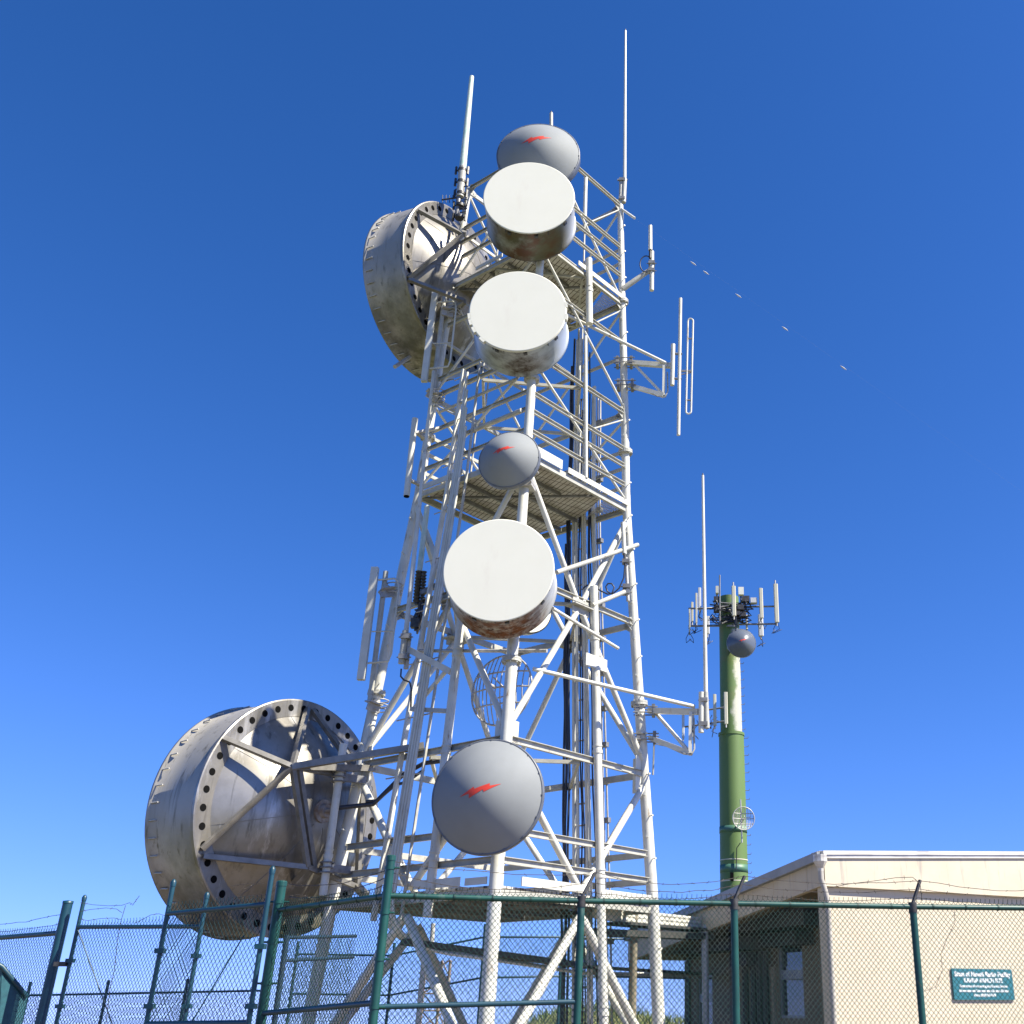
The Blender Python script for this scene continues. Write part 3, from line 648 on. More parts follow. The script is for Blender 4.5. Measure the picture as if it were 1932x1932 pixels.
MB().tube(at(866, 372.5, Y), at(833, 377, Y), .022).build('boom', M['black'], r)
for i in range(5): x = 835 + i * 6.5; MB().tube(at(x, 368 + i * .2, Y), at(x, 384 + i * .2 - 2, Y), .011, n=5).build('element', M['black'], r)
# slim whips
def whip(name, x0, y0, x1, y1, Y, r0, r1, label, m='white', base=None, grp=None):
    root = thing(name, at(x1, y1, Y), label, 'antenna', grp); MB().tube(at(x1, y1, Y), at(x0, y0, Y), r0, r1, 12).build('antenna_rod', M[m], root)
    p = at(x0, y0, Y); MB().tube(p, p + V((0, 0, .07)), r1 * .7, r1 * .4, 8).build('tip_cap', M['blacksteel'], root)
    if base: 
        x, y = base; MB().tube(at(x, y, Y), at(x1, y1, Y), r0 * 1.35, r0 * 1.3, 12).build('base_tube', M['white2'], root)
    return root
Y = 22.28
r = whip('whip_antenna', 1180, 58, 1178.5, 338, Y, .048, .030, 'tallest thin white whip antenna at the top right corner of the tower', base=(1176.5, 382))
MB().tube(at(1172, 338, Y), at(1170, 392, Y), .05).build('support_pipe', M['white2'], r); clampset(r, [at(1174, 341, Y), at(1173.5, 376, Y)], .055)
MB().tube(at(1165, 339, Y), at(1184, 339, Y), .02).build('cross_bolt', M['galv'], r)
whip('whip_antenna', 1040, 214, 1040, 262, 20.1, .045, .045, 'short whip antenna poking up behind the top grey domed dish', 'white2')
# stub antenna on a side arm
r = thing('side_arm_antenna', at(1175, 545, Y), 'short white antenna on a single side arm at upper right of the tower', 'antenna')
MB().tube(at(1174, 546, Y), at(1224, 511, Y), .075, .065).build('support_arm', M['white2'], r)
MB().tube(at(1229.5, 548, Y), at(1230, 475, Y), .058).build('support_pipe', M['white'], r)
MB().tube(at(1227, 472, Y - .1), at(1227, 426, Y - .1), .055, .05).build('antenna_tube', M['white'], r)
MB().tube(at(1226.5, 487, Y - .1), at(1227, 470, Y - .1), .035).build('connector', M['blacksteel'], r)
c = at(1219, 498, Y - .08); MB().path([at(1226, 487, Y - .1)] + [c + V((math.cos(t) * .16, 0, math.sin(t) * .26)) for t in [1.2 + i * .35 for i in range(10)]] + [at(1222, 513, Y - .1)], .016, 6).build('jumper_cable', M['black'], r)
clampset(r, [at(1229, 511, Y), at(1229.5, 497, Y)], .055)
# dipole on a triangular frame
def frame(root, leg_up, leg_lo, tip_up, tip_lo, Y0, Y1, strut):
    for (x, y) in (leg_up, leg_lo):
        m = MB(); p = at(x - 6, y, Y0)
        for s_ in (-1, 1): m.box(p + V((s_ * .17, 0, 0)), (.035, 0, 0), (0, .13, 0), (0, 0, .12))
        for dzz in (-.06, .06): m.tube(p + V((-.26, -.13, dzz)), p + V((.26, -.13, dzz)), .014, n=6); m.tube(p + V((-.26, .13, dzz)), p + V((.26, .13, dzz)), .014, n=6)
        m.build('leg_clamp', M['darkgalv'], root)
    MB().beam(at(*leg_up, Y0), at(*tip_up, Y1), .10, .12).build('frame_arm', M['white'], root)
    MB().beam(at(*leg_lo, Y0), at(*tip_lo, Y1), .09, .10).build('frame_arm', M['white'], root)
    x = tip_lo[0]; MB().beam(at(*tip_lo, Y1), at(x + 1, tip_up[1], Y1), .07, .07).build('frame_post', M['white'], root)
    MB().beam(at(leg_up[0] + 14, leg_up[1] + 5, Y0), at(tip_lo[0] - 2, tip_lo[1] - 3, Y1), .06, .06).build('frame_diagonal', M['white'], root)
    MB().tube(at(*strut[0], strut[1]), at(*strut[2], Y1), .042).build('frame_strut', M['white'], root)
    MB().path([at(tip_lo[0] + 7, tip_up[1] + 12, Y1), at(tip_lo[0] + 8, tip_lo[1] - 8, Y1), at(tip_lo[0] + 3, tip_lo[1] + 3, Y1), at(tip_lo[0] - 12, tip_lo[1] + 1, Y1), at(tip_lo[0] - 45, tip_lo[1] - 14, Y0)] + ([at(leg_lo[0] + 8, leg_lo[1] + 12, Y0), at(leg_lo[0] + 6, leg_lo[1] + 70, Y0)] if leg_lo[1] > 1000 else []), .02, 6).build('feed_cable', M['white2'], root)
r = thing('dipole_antenna', at(1186, 690, 22.3), 'tall folded dipole antenna held out on a triangular frame right of the tower', 'antenna')
frame(r, (1184, 684), (1186, 727), (1266, 690), (1252, 746), 22.25, 22.0, ((1067, 593), 21.3, (1258, 686)))
Y = 21.95
MB().tube(at(1268, 727, Y), at(1270, 650, Y), .055).build('support_pipe', M['white'], r)
MB().tube(at(1280, 821, Y), at(1284, 563, Y), .042, n=10).build('antenna_rod', M['white'], r)
pts = []
for k in range(9): pts.append((math.cos(math.radians(180 - k * 22.5)) * 4.8, 606 - math.sin(math.radians(k * 22.5)) * 4.8))
for k in range(9): pts.append((math.cos(math.radians(-k * 22.5)) * 4.8, 776 + math.sin(math.radians(k * 22.5)) * 4.8))
pts = [at(1301 + a_ + (690 - y) * .022, y, Y) for a_, y in pts]
MB().path(pts, .022, 6, True).build('folded_dipole', M['white'], r)
MB().beam(at(1282, 700, Y), at(1304, 700, Y), .03, .05).build('boom', M['darkgalv'], r); MB().beam(at(1282, 707, Y), at(1304, 703, Y), .02, .02).build('boom', M['darkgalv'], r)
MB().tube(at(1266, 667, Y), at(1287, 668, Y), .03).build('clamp', M['darkgalv'], r); MB().tube(at(1265, 714, Y), at(1286, 715, Y), .03).build('clamp', M['darkgalv'], r)
for y in (639, 755): MB().tube(at(1295 + (690 - y) * .022, y, Y), at(1305.5 + (690 - y) * .022, y, Y), .02, n=6).build('spacer', M['darkgalv'], r)
# long whip on the lower right frame
r = thing('whip_antenna', at(1226, 1342, 22.5), 'long white whip antenna on a triangular frame low on the right of the tower', 'antenna')
frame(r, (1224, 1341), (1226, 1392), (1318, 1343), (1302, 1421), 22.4, 21.6, ((1006, 1262), 19.8, (1310, 1333)))
Y = 21.55
MB().tube(at(1323, 1382, Y), at(1323.5, 1306, Y), .06).build('support_pipe', M['white'], r)
MB().tube(at(1333.5, 1374, Y), at(1331.5, 1306, Y), .062, .052).build('base_tube', M['white2'], r)
MB().tube(at(1331.5, 1306, Y), at(1326, 897, Y), .046, .030).build('antenna_rod', M['white'], r)
MB().tube(at(1326, 897, Y), at(1326, 893, Y), .02, .012).build('tip_cap', M['blacksteel'], r)
clampset(r, [at(1328, 1321, Y), at(1328, 1366, Y)], .05)
# panel antennas with bent rods on the left
def loop_panel(label, xt, yt, xb, yb, Y, wd, brs):
    root = thing('panel_antenna', at(xb, yb, Y), label, 'antenna')
    p, q = at(xb, yb, Y), at(xt, yt, Y); m = MB(); m.beam(p, q, wd, wd * .8, V((1, 0, 0))); m.build('panel', M['white'], root)
    MB().tube(p + V((.21, .1, -.45)), q + V((.21, .1, -.05)), .055).build('support_pipe', M['white2'], root)
    d = (q - p); u_ = d.normalized(); o = V((.33, -.02, 0)); 
    MB().path([q - u_ * .28 + V((.1, 0, 0)), q - u_ * .26 + o * 1.35, q - u_ * .32 + o * 1.62, q - u_ * .5 + o * 1.72, p + u_ * .55 + o * 1.72, p + u_ * .4 + o * 1.6, p + u_ * .36 + V((.1, 0, 0))], .022, 7).build('loop_rod', M['white'], root)
    MB().tube(p.lerp(q, .42) + V((.1, 0, 0)), p.lerp(q, .42) + o * 1.72, .014).build('spacer', M['white'], root)
    for (x, y, lx, ly) in brs:
        m = MB(); a, b = at(x, y, Y), at(lx, ly, 21.45); m.beam(a, b, .22, .03, V((0, 1, 0))); m.beam(a + V((0, 0, -.1)), b + V((0, 0, -.1)), .03, .16, V((0, 1, 0)))
        for dzz in (-.1, .0, .1): m.path([b + V((math.cos(t) * .17, math.sin(t) * .17, dzz)) for t in [i * .785 for i in range(8)]], .014, 5, True)
        m.build('bracket', M['galv'], root)
    return root
loop_panel('white panel antenna with bent rod on the lower left leg', 708, 1071, 681, 1283, 21.2, .15, [(718, 1113, 744, 1112), (694, 1322, 717, 1331)])
loop_panel('white panel antenna with bent rod in front of the upper left shrouded dish', 821, 553, 800, 720, 21.3, .14, [(834, 582, 856, 588), (806, 735, 826, 747)])
# plain tube left
r = thing('tube_antenna', at(767, 936, 21.1), 'plain white tube antenna hanging off the left leg at mid height', 'antenna')
MB().tube(at(767, 936, 21.1), at(783, 790, 21.1), .068, n=14).build('antenna_tube', M['white'], r); p = at(767, 936, 21.1); MB().tube(p, p - V((0, 0, .02)), .06).build('end_cap', M['hole'], r)
for a, b in (((779, 812), (806, 830)), ((770, 905), (794, 915)), ((783, 817), (838, 806))): MB().beam(at(*a, 21.1), at(*b, 21.4), .10, .05).build('bracket', M['galv'], r)
# long slanting whip along the left
r = thing('whip_antenna', at(757, 1265, 20.4), 'long slender white antenna running up along the left side of the tower', 'antenna')
MB().tube(at(766, 1193, 20.4), at(818, 700, 21.0), .05, .034).build('antenna_rod', M['white'], r)
MB().tube(at(757, 1252, 20.4), at(765, 1190, 20.4), .062).build('base_tube', M['white2'], r); MB().tube(at(766, 1262, 20.5), at(772, 1195, 20.5), .05).build('support_pipe', M['galv'], r)
clampset(r, [at(766, 1202, 20.4), at(762, 1240, 20.4)], .06)
MB().beam(at(772, 1226, 20.5), facepick('LF', 851, 1268, .1), .10, .12).build('support_arm', M['white'], r); MB().tube(at(778, 1340, 20.6), facepick('LF', 845, 1262, .1), .045).build('support_arm', M['white'], r)
MB().beam(at(776, 1338, 20.6), facepick('LF', 850, 1342, .1), .08, .08).build('support_arm', M['white2'], r)
MB().path([at(757, 1262, 20.4), at(756, 1276, 20.4), at(762, 1283, 20.4), at(773, 1287, 20.5), at(776, 1300, 20.5), at(775, 1336, 20.6)], .018, 6).build('feed_cable', M['black'], r)
# black ribbed antenna cluster
r = thing('ribbed_antenna', at(787, 1196, 21.0), 'green stained tube antenna with black ribbed base beside the left leg', 'antenna')
MB().tube(at(791, 1082, 21.0), at(806, 955, 21.2), .058, n=12).build('antenna_tube', M['greentube'], r)
m = MB()
for i in range(10): y = 1080 + i * 6.0; a = at(791 - i * .55, y, 21.0); m.tube(a - V((0, 0, .035)), a + V((0, 0, .015)), .055, .085, 10); m.tube(a - V((0, 0, .08)), a, .04, n=8); b = at(800 - i * .4, y, 21.0); m.tube(b - V((0, 0, .02)), b + V((0, 0, .015)), .05, .065, 10); m.tube(b - V((0, 0, .08)), b, .03, n=8)
m.build('ribbed_base', M['blacksteel'], r)
m = MB(); m.tube(at(784, 1190, 21), at(793, 1136, 21), .035); m.tube(at(792, 1176, 21), at(798, 1136, 21), .03)
for i in range(7): m.path([at(782 + random.uniform(0, 18), 1140 + random.uniform(0, 12), 21), at(780 + random.uniform(0, 22), 1165 + random.uniform(-6, 6), 20.95), at(782 + random.uniform(0, 16), 1192 + random.uniform(-4, 5), 21)], .018, 5)
m.box(at(784, 1176, 21), (.09, 0, 0), (0, .07, 0), (0, 0, .10)); m.build('connector_cluster', M['blacksteel'], r)
MB().beam(at(794, 1120, 21), facepick('LF', 840, 1096), .08, .10).build('support_arm', M['darkgalv'], r)
# small stick antenna by the right leg with looping lead
r = thing('stick_antenna', at(1185, 1133, 21.9), 'small white stick antenna beside the right leg with looping black lead', 'antenna')
MB().tube(at(1178, 1046, 21.9), at(1175, 986, 21.9), .052).build('antenna_tube', M['white'], r)
MB().tube(at(1185, 1134, 21.9), at(1181, 1052, 21.9), .04).build('support_pipe', M['galv'], r); MB().tube(at(1180, 1068, 21.85), at(1178, 1044, 21.85), .032).build('connector', M['blacksteel'], r)
clampset(r, [at(1181, 1060, 21.9), at(1181, 1118, 21.9), at(1182, 1107, 21.9)], .055)
MB().path([at(1179, 1068, 21.8), at(1177, 1090, 21.8), at(1168, 1110, 21.8), at(1155, 1121, 21.8), at(1146, 1116, 21.8), at(1143, 1107, 21.8), at(1147, 1101, 21.8), at(1154, 1101, 21.8), at(1159, 1108, 21.8), at(1155, 1119, 21.8), at(1147, 1121, 21.8), at(1134, 1115, 21.8), at(1122, 1107, 21.8), at(1108, 1104, 21.6), at(1098, 1112, 21.5)], .018, 6).build('lead', M['black'], r)
# wire antenna with markers
p0 = at(1198, 412, 22.2); 
wire = thing('overhead_wire', p0, 'hair thin overhead wire with five pale markers crossing the sky', 'wire')
MB().tube(at(1172, 394, 22.25), p0, .035).build('outrigger', M['white'], wire)
q0 = at(1932, 930, 22.2); q1 = at(2500, 1330, 22.2)
MB().path([p0, p0.lerp(q0, .5), q0, q1], .0005, 4).build('wire_strand', M['galv'], wire)
for x, y in ((1308, 497), (1332, 514.5), (1393, 558), (1481, 620), (1591, 694)):
    c = at(x, p0.lerp(q0, 0).z and y, 22.2); d = (q0 - p0).normalized(); m = MB(); m.tube(c - d * .045, c + d * .045, .020, n=8); m.tube(c - d * .10, c - d * .04, .004, .018, 8); m.tube(c + d * .04, c + d * .10, .018, .004, 8); m.build('line_marker', M['marker'], wire)

# ------------------------------------------------------------------ green monopole behind the building
PB = V((2.17, 47, 0)); pole = thing('monopole', PB, 'green painted steel monopole with a bare pale patch, behind the building', 'pole')
m = MB(); m.lathe(PB, (0, 0, 1), [(.66, 0), (.59, 7.0), (.555, 12.55)], 48); m.lathe(PB, (0, 0, 1), [(.56, 12.5), (.585, 12.5), (.585, 12.62), (.47, 12.62)], 48, False); m.lathe(PB, (0, 0, 1), [(.485, 12.6), (.465, 19.05)], 48); m.disc(PB + V((0, 0, 19.05)), (0, 0, 1), .465, 48); m.build('pole_shaft', M['pole'], pole)
for z in (7.2, 6.35): MB().lathe(PB, (0, 0, 1), [(.60, z - .02), (.605, z), (.60, z + .02)], 48).build('pale_band', M['panel'], pole)
bandm = mat('faded_blue_green_band', (.045, .12, .10), (.06, .15, .06), 2, .4, .65, .5)
for z, h in ((8.45, .13), (6.85, .16)): 
    m = MB()
    m.lathe(PB, (0, 0, 1), [(.592, z - h), (.60, z - h), (.598, z + h), (.58, z + h)], 48)
    m.build('blue_band', bandm, pole)
z = 2.5
while z < 18.6:
    rr = .62 if z < 12.5 else .50; p = PB + V((rr * .96, -.12, z)); MB().path([p - V((.06, 0, 0)), p + V((.12, -.02, 0)), p + V((.15, -.02, .07))], .014, 5).build('climbing_peg', M['darkgalv'], pole)
    z += .38
m = MB(); m.box(at(1381, 1654, 46.38), (.07, 0, 0), (0, .03, 0), (0, 0, .17)); m.build('hand_hole', M['hole'], pole)
def arm(p, q, r=.045): MB().tube(p, q, r, n=8).build('antenna_arm', M['darkgalv'], pole)
for y in (1142, 1175):
    for x0, Y0, x1, Y1 in ((1300, 47.2, 1358, 46.6), (1392, 46.6, 1466, 46.4), (1315, 47, 1440, 48.6), (1300, 47.2, 1335, 48.5), (1372, 46.5, 1386, 45.6)): arm(at(x0, y + (3 if x0 > 1390 else 6), Y0), at(x1, y + (2 if x1 > 1400 else 6), Y1))
arm(at(1358, 1085, 46.2), at(1358, 1178, 46.2), .035); arm(at(1358, 1137, 46.2), at(1392, 1140, 46.2), .035)
m = MB()
for i in range(46):
    side = random.choice((-1, 1)); x = 1350 + random.uniform(-8, 8) if side < 0 else 1400 + random.uniform(-12, 14); y = random.uniform(1128, 1168); Yc = random.uniform(46.2, 46.7)
    m.path([at(x, y, Yc), at(x + random.uniform(-9, 9), y + random.uniform(-4, 14), Yc - .1), at(x + random.uniform(-12, 12), y + random.uniform(2, 18), Yc), at(1376 + random.uniform(-14, 14), y + random.uniform(2, 16), 46.45)], random.uniform(.015, .035), 5)
m.path([at(1362, 1152, 46.4), at(1378, 1154, 46.3), at(1385, 1166, 46.35), at(1389, 1190, 46.4)], .035, 6)
m.build('cable_tangle', M['black'], pole)
for i, (x, y, s_) in enumerate(((1353, 1150, .16), (1352, 1131, .13), (1397, 1147, .15), (1407, 1131, .17), (1422, 1134, .15), (1402, 1160, .13), (1391, 1158, .12))):
    m = MB(); m.box(at(x, y, 46.35), (s_, 0, 0), (0, .15, 0), (0, 0, s_ * .8)); m.build('radio_unit', M['blacksteel' if i != 4 else 'panelgrey'], pole)
def panel(x, yt, yb, wpx, Y, label, mm='panel', grp='panel antennas on the green monopole', tail=True):
    p, q = at(x, yb, Y), at(x, yt, Y); h = (q - p).length; root = thing('panel_antenna', p, label, 'antenna', grp); wd = wpx * Y / 2000 / .98
    m = MB(); c = V((p.x, p.y, p.z + h / 2)); a = wd / 2; ch = a * .35
    prof = [(-a, a * .6), (-a, -a * .3), (-a + ch, -a * .7), (a - ch, -a * .7), (a, -a * .3), (a, a * .6)]
    m.poly([p + V((u_, v_, 0)) for u_, v_ in prof], (0, 0, q.z - p.z)); m.build('panel_body', M[mm], root)
    MB().tube(p + V((0, a * .6 + .1, -.12)), p + V((0, a * .6 + .1, q.z - p.z + (.25 if x in (1385, 1466) else -.1))), .035, n=8).build('mast_pipe', M['galv'], root)
    if tail:
        m = MB()
        for k in range(2): m.path([p + V((random.uniform(-.1, .1), .05, 0)), p + V((random.uniform(-.2, .2), .08, -.3)), p + V((random.uniform(-.25, .25), .1, -.5)), p + V((random.uniform(-.1, .3), .3, -.25))], .016, 5)
        m.build('jumper_cable', M['black'], root)
    return root
for a in ((1385, 1106, 1162, 8, 45.5, 'beige panel antenna directly in front of the monopole head'),
          (1437, 1110, 1166, 7.5, 46.2, 'beige panel antenna second from the right on the monopole head'),
          (1466, 1102, 1174, 8.5, 46.3, 'long beige panel antenna at the far right of the monopole head'),
          (1320, 1109, 1151, 6, 47.6, 'pale grey panel antenna behind the long whip on the monopole head', 'panelgrey'),
          (1314, 1119, 1175, 4, 47.0, 'narrow beige panel antenna third from the left on the monopole head'),
          (1306, 1136, 1173, 4.5, 47.4, 'narrow beige panel antenna second from the left on the monopole head'),
          (1301, 1149, 1192, 3.2, 46.8, 'very narrow beige panel antenna at the far left of the monopole head'),
          (1436, 1160, 1200, 10, 48.6, 'broad grey panel antenna low behind the right side of the monopole head', 'panelgrey'),
          (1409, 1160, 1187, 4, 48.3, 'small panel antenna low just right of the monopole shaft', 'panel'),
          (1335, 1163, 1196, 8, 48.5, 'grey panel antenna low left of the monopole, half behind the long whip', 'panelgrey')): panel(*a)
for a in ((1289, 1349, 1392, 5, 46.6, 'grey panel antenna leftmost of the lower monopole cluster', 'panelgrey'),
          (1308, 1349, 1390, 4.5, 46.9, 'slim grey panel antenna second from left in the lower monopole cluster', 'panelgrey'),
          (1349, 1310, 1369, 6, 45.9, 'pale panel antenna left of the monopole shaft in the lower cluster'),
          (1370, 1306, 1366, 7, 45.7, 'pale panel antenna across the monopole shaft in the lower cluster')): panel(*a, tail=False)
for y in (1340, 1366): arm(at(1288, y + 6, 46.7), at(1372, y - 6, 46.2), .04)
m = MB()
for i in range(14): x = 1300 + random.uniform(0, 55); y = 1345 + random.uniform(0, 30); m.path([at(x, y, 46.4), at(x + random.uniform(-10, 10), y + random.uniform(0, 20), 46.3), at(x + random.uniform(-10, 10), y + random.uniform(5, 25), 46.4)], .018, 5)
m.build('cable_tangle', M['black'], pole)
for x, y0, y1, wp, Yb, lb in ((1353, 1107, 1120, 6, 47.2, 'small beige radio box on top left of the monopole'), (1398, 1109, 1123, 11, 47.2, 'square white radio box on top right of the monopole')):
    rt = thing('radio_box', at(x, y1, Yb), lb, 'radio box'); p, q = at(x, y1, Yb), at(x, y0, Yb); m = MB(); m.box((p + q) / 2, (wp * .0115, 0, 0), (0, .12, 0), (0, 0, (q.z - p.z) / 2)); m.build('housing', M['panel' if wp < 10 else 'radome'], rt)
    MB().tube(p + V((0, .1, .05)), p + V((0, .1, -.9)), .04, n=8).build('mast_pipe', M['blacksteel'], rt)
dome_dish(at(1399, 1213, 45.75), 6, .665, 'dark grey domed dish with red flash on the green monopole', 'domedark', None, .62, .12, .8)
MB().beam(at(1396, 1213, 45.9), at(1385, 1213, 46.6), .12, .12).build('dish_mount', M['blacksteel'], pole)
grid_dish(at(1403, 1544, 45.9), 10, .47, 'small wire grid dish low on the green monopole', 15, .012)
MB().tube(at(1400, 1590, 46.1), at(1397, 1508, 46.1), .03).build('dish_mount', M['galv'], pole)
MB().path([at(1397, 1590, 46.2), at(1390, 1600, 46.35), at(1389, 1640, 46.35)], .02, 5).build('feed_cable', M['black'], pole)

# ------------------------------------------------------------------ building
SC = 1.25
e = V((.885, .465, 0)).normalized(); gb = V((-e.y, e.x, 0)); nw = V((e.y, -e.x, 0))     # along front wall, along side, front normal
K = V((2.1, 16.5, 0)) * SC
def zb(z): return EYE + SC * (z - EYE)
bld = thing('building', K, 'cream block building with porch and sloping roof at the lower right', 'building')
LW, LS, RC = 12.0, 8.4, 1.5          # front wall length, side length, porch recess
Zf0, Zt = zb(3.2), zb(3.67)
def quad_prism(p, a, b, c, m, name, parent): return MB().poly([p, p + a, p + a + b, p + b], c).build(name, m, parent)
m = MB(); m.poly([K + V((0, 0, 0)), K + e * LW, K + e * LW + V((0, 0, Zt + .06 * LW - .1)), K + V((0, 0, Zt - .06))], -nw * .25); front = m.build('front_wall', M['wall'], bld)
# fascia along the front: tapers, stands proud of the wall
tz = lambda s: Zt + .056 * s
m = MB(); f0 = K + nw * .10 - e * .06; m.poly([f0 + V((0, 0, Zf0)), f0 + e * LW + V((0, 0, Zf0 + .02)), f0 + e * LW + V((0, 0, tz(LW) - .10)), f0 + V((0, 0, tz(0) - .10))], -nw * .098); m.build('front_fascia', M['fascia'], bld)
m = MB(); f1 = K + nw * .135 - e * .09; m.poly([f1 + V((0, 0, tz(0) - .105)), f1 + e * LW + V((0, 0, tz(LW) - .105)), f1 + e * LW + V((0, 0, tz(LW) + .03)), f1 + V((0, 0, tz(0) + .03))], -nw * .4); 
m.poly([f1 + nw * .02 + V((0, 0, tz(0) - .045)), f1 + nw * .02 + e * LW + V((0, 0, tz(LW) - .045)), f1 + nw * .02 + e * LW + V((0, 0, tz(LW) - .02)), f1 + nw * .02 + V((0, 0, tz(0) - .02))], -nw * .018); m.build('roof_edge', M['cap'], bld)
# side: sloping roof edge and fascia
sl = -.12
def sp(s, z): return K - e * .06 + gb * s + V((0, 0, z))
m = MB(); m.poly([sp(.0, Zf0 + .02), sp(LS, Zf0 + sl * LS), sp(LS, Zt + sl * LS - .14), sp(.0, Zt - .14)], e * .12); m.build('side_fascia', M['fascia'], bld)
m = MB(); m.poly([sp(-.05, Zt - .14) - e * .12, sp(LS, Zt + sl * LS - .14) - e * .12, sp(LS, Zt + sl * LS + .02) - e * .12, sp(-.05, Zt + .02) - e * .12], e * .115); m.build('gutter', M['roof'], bld)
m = MB(); m.poly([sp(.05, Zt + .0), sp(LS, Zt + sl * LS), sp(LS, Zt + sl * LS + .056 * LW) + e * LW, sp(.05, Zt + .056 * LW) + e * LW], (0, 0, .05)); m.build('roof', M['roof'], bld)
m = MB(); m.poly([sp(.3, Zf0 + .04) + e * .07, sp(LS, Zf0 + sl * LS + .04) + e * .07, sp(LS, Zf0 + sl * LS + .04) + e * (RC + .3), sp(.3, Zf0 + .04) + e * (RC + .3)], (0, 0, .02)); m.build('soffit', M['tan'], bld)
# recessed side wall with openings
WP = K + e * RC
def wpt(s, z, o=0.0): return WP + gb * s - e * o + V((0, 0, z))
wins = [(2.49 * SC, 3.25 * SC, zb(1.42), zb(2.57)), (5.59 * SC, 6.18 * SC, zb(1.2), zb(2.14))]
def rect(mb, s0, s1, z0, z1, o=0., t=.2): mb.poly([wpt(s0, z0, o), wpt(s1, z0, o), wpt(s1, z1, o), wpt(s0, z1, o)], e * t)
m = MB(); cuts = [.25, wins[0][0], wins[0][1], wins[1][0], wins[1][1], LS]
TOPZ = lambda s: Zf0 + sl * s + .02
for i in range(5):
    s0, s1 = cuts[i], cuts[i + 1]
    if i % 2 == 0: m.poly([wpt(s0, 0), wpt(s1, 0), wpt(s1, TOPZ(s1)), wpt(s0, TOPZ(s0))], e * .2)
    else:
        wn = wins[i // 2]; m.poly([wpt(s0, 0), wpt(s1, 0), wpt(s1, wn[2]), wpt(s0, wn[2])], e * .2); m.poly([wpt(s0, wn[3]), wpt(s1, wn[3]), wpt(s1, TOPZ(s1)), wpt(s0, TOPZ(s0))], e * .2)
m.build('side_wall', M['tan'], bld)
for wn in wins:
    fr = MB(); s0, s1, z0, z1 = wn
    for a, b, c_, d_ in ((s0, s0 + .05, z0, z1), (s1 - .05, s1, z0, z1), (s0 + .05, s1 - .05, z1 - .05, z1), (s0 + .05, s1 - .05, z0, z0 + .05)): rect(fr, a, b, c_, d_, -.03, .08)
    zm = z0 + (z1 - z0) * .58; rect(fr, s0 + .05, s1 - .05, zm - .09, zm + .09, -.04, .06)
    fo = fr.build('window', M['frame'], bld); gl = MB(); rect(gl, s0 + .05, s1 - .05, z0 + .05, z1 - .05, -.08, .01); gl.build('pane', M['glass'], fo)
m = MB(); m.poly([K + gb * .26 + V((0, 0, 0)), K + gb * LS, K + gb * LS + V((0, 0, .15)), K + gb * .26 + V((0, 0, .15))], e * RC); m.build('porch_step', M['gravel'], bld)
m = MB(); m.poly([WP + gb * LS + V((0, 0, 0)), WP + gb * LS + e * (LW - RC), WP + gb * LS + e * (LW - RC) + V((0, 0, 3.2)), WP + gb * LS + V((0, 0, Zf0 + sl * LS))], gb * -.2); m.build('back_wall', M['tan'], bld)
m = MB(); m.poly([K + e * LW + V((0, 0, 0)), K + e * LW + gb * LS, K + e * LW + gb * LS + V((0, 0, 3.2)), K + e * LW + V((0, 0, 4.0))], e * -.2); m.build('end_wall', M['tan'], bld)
# downpipe at the corner
dp = MB(); a = K - e * .06 - nw * -.17; a = K + nw * .06 - e * .12
dp.path([a + V((0, 0, Zt - .12)) , a + V((0, 0, Zf0 + .12)), a + V((.05, .0, Zf0 - .05)), a + V((.10, .02, Zf0 - .25)), a + V((.10, .02, .1))], .055, 10); M['pipe'] = mat('weathered_downpipe', (.40, .37, .32), (.30, .275, .235), 4, .4, .7, .5); dp.build('downpipe', M['pipe'], bld)
dp = MB(); dp.lathe(a + V((0, 0, Zt - .06)), (0, 0, -1), [(.001, -.02), (.13, -.02), (.13, .10), (.06, .22), (.05, .3)], 12, False); dp.build('rainwater_head', M['cap'], bld)
M['pilaster'] = mat('pale_tan_pilaster', (.42, .36, .26), (.36, .31, .22), 2, .4, .7, .7)
for s_a, s_b in ((3.89 * SC, 4.25 * SC), (3.36 * SC, 3.52 * SC)):
    m = MB(); rect(m, s_a, s_b, .0, zb(2.22), .06, .07); m.build('pilaster', M['pilaster'], bld)
# ducts and gear under the porch roof
m = MB()
for s0, s1, z0, z1, o0, o1 in ((1.5, 4.6, 3.05, 3.38, .25, 1.0), (4.4, 7.8, 2.72, 2.98, .2, .9), (2.6, 4.1, 2.75, 3.0, .05, .5)): m.poly([wpt(s0, z0, o0), wpt(s1, z0, o0), wpt(s1, z1, o0), wpt(s0, z1, o0)], -e * (o1 - o0))
tag(m.build('air_duct', M['duct']), 'dark ducting under the porch roof of the building', 'duct')
m = MB()
for s0 in (4.35, 4.6, 4.85, 5.2): m.tube(wpt(s0, .2, .15), wpt(s0, 2.7, .15), .07)
m.box(wpt(5.0, 2.55, .3), gb * .35, e * .16, (0, 0, .14)); tag(m.build('pipework', M['duct']), 'dark vertical pipes and light box against the porch wall', 'pipes')
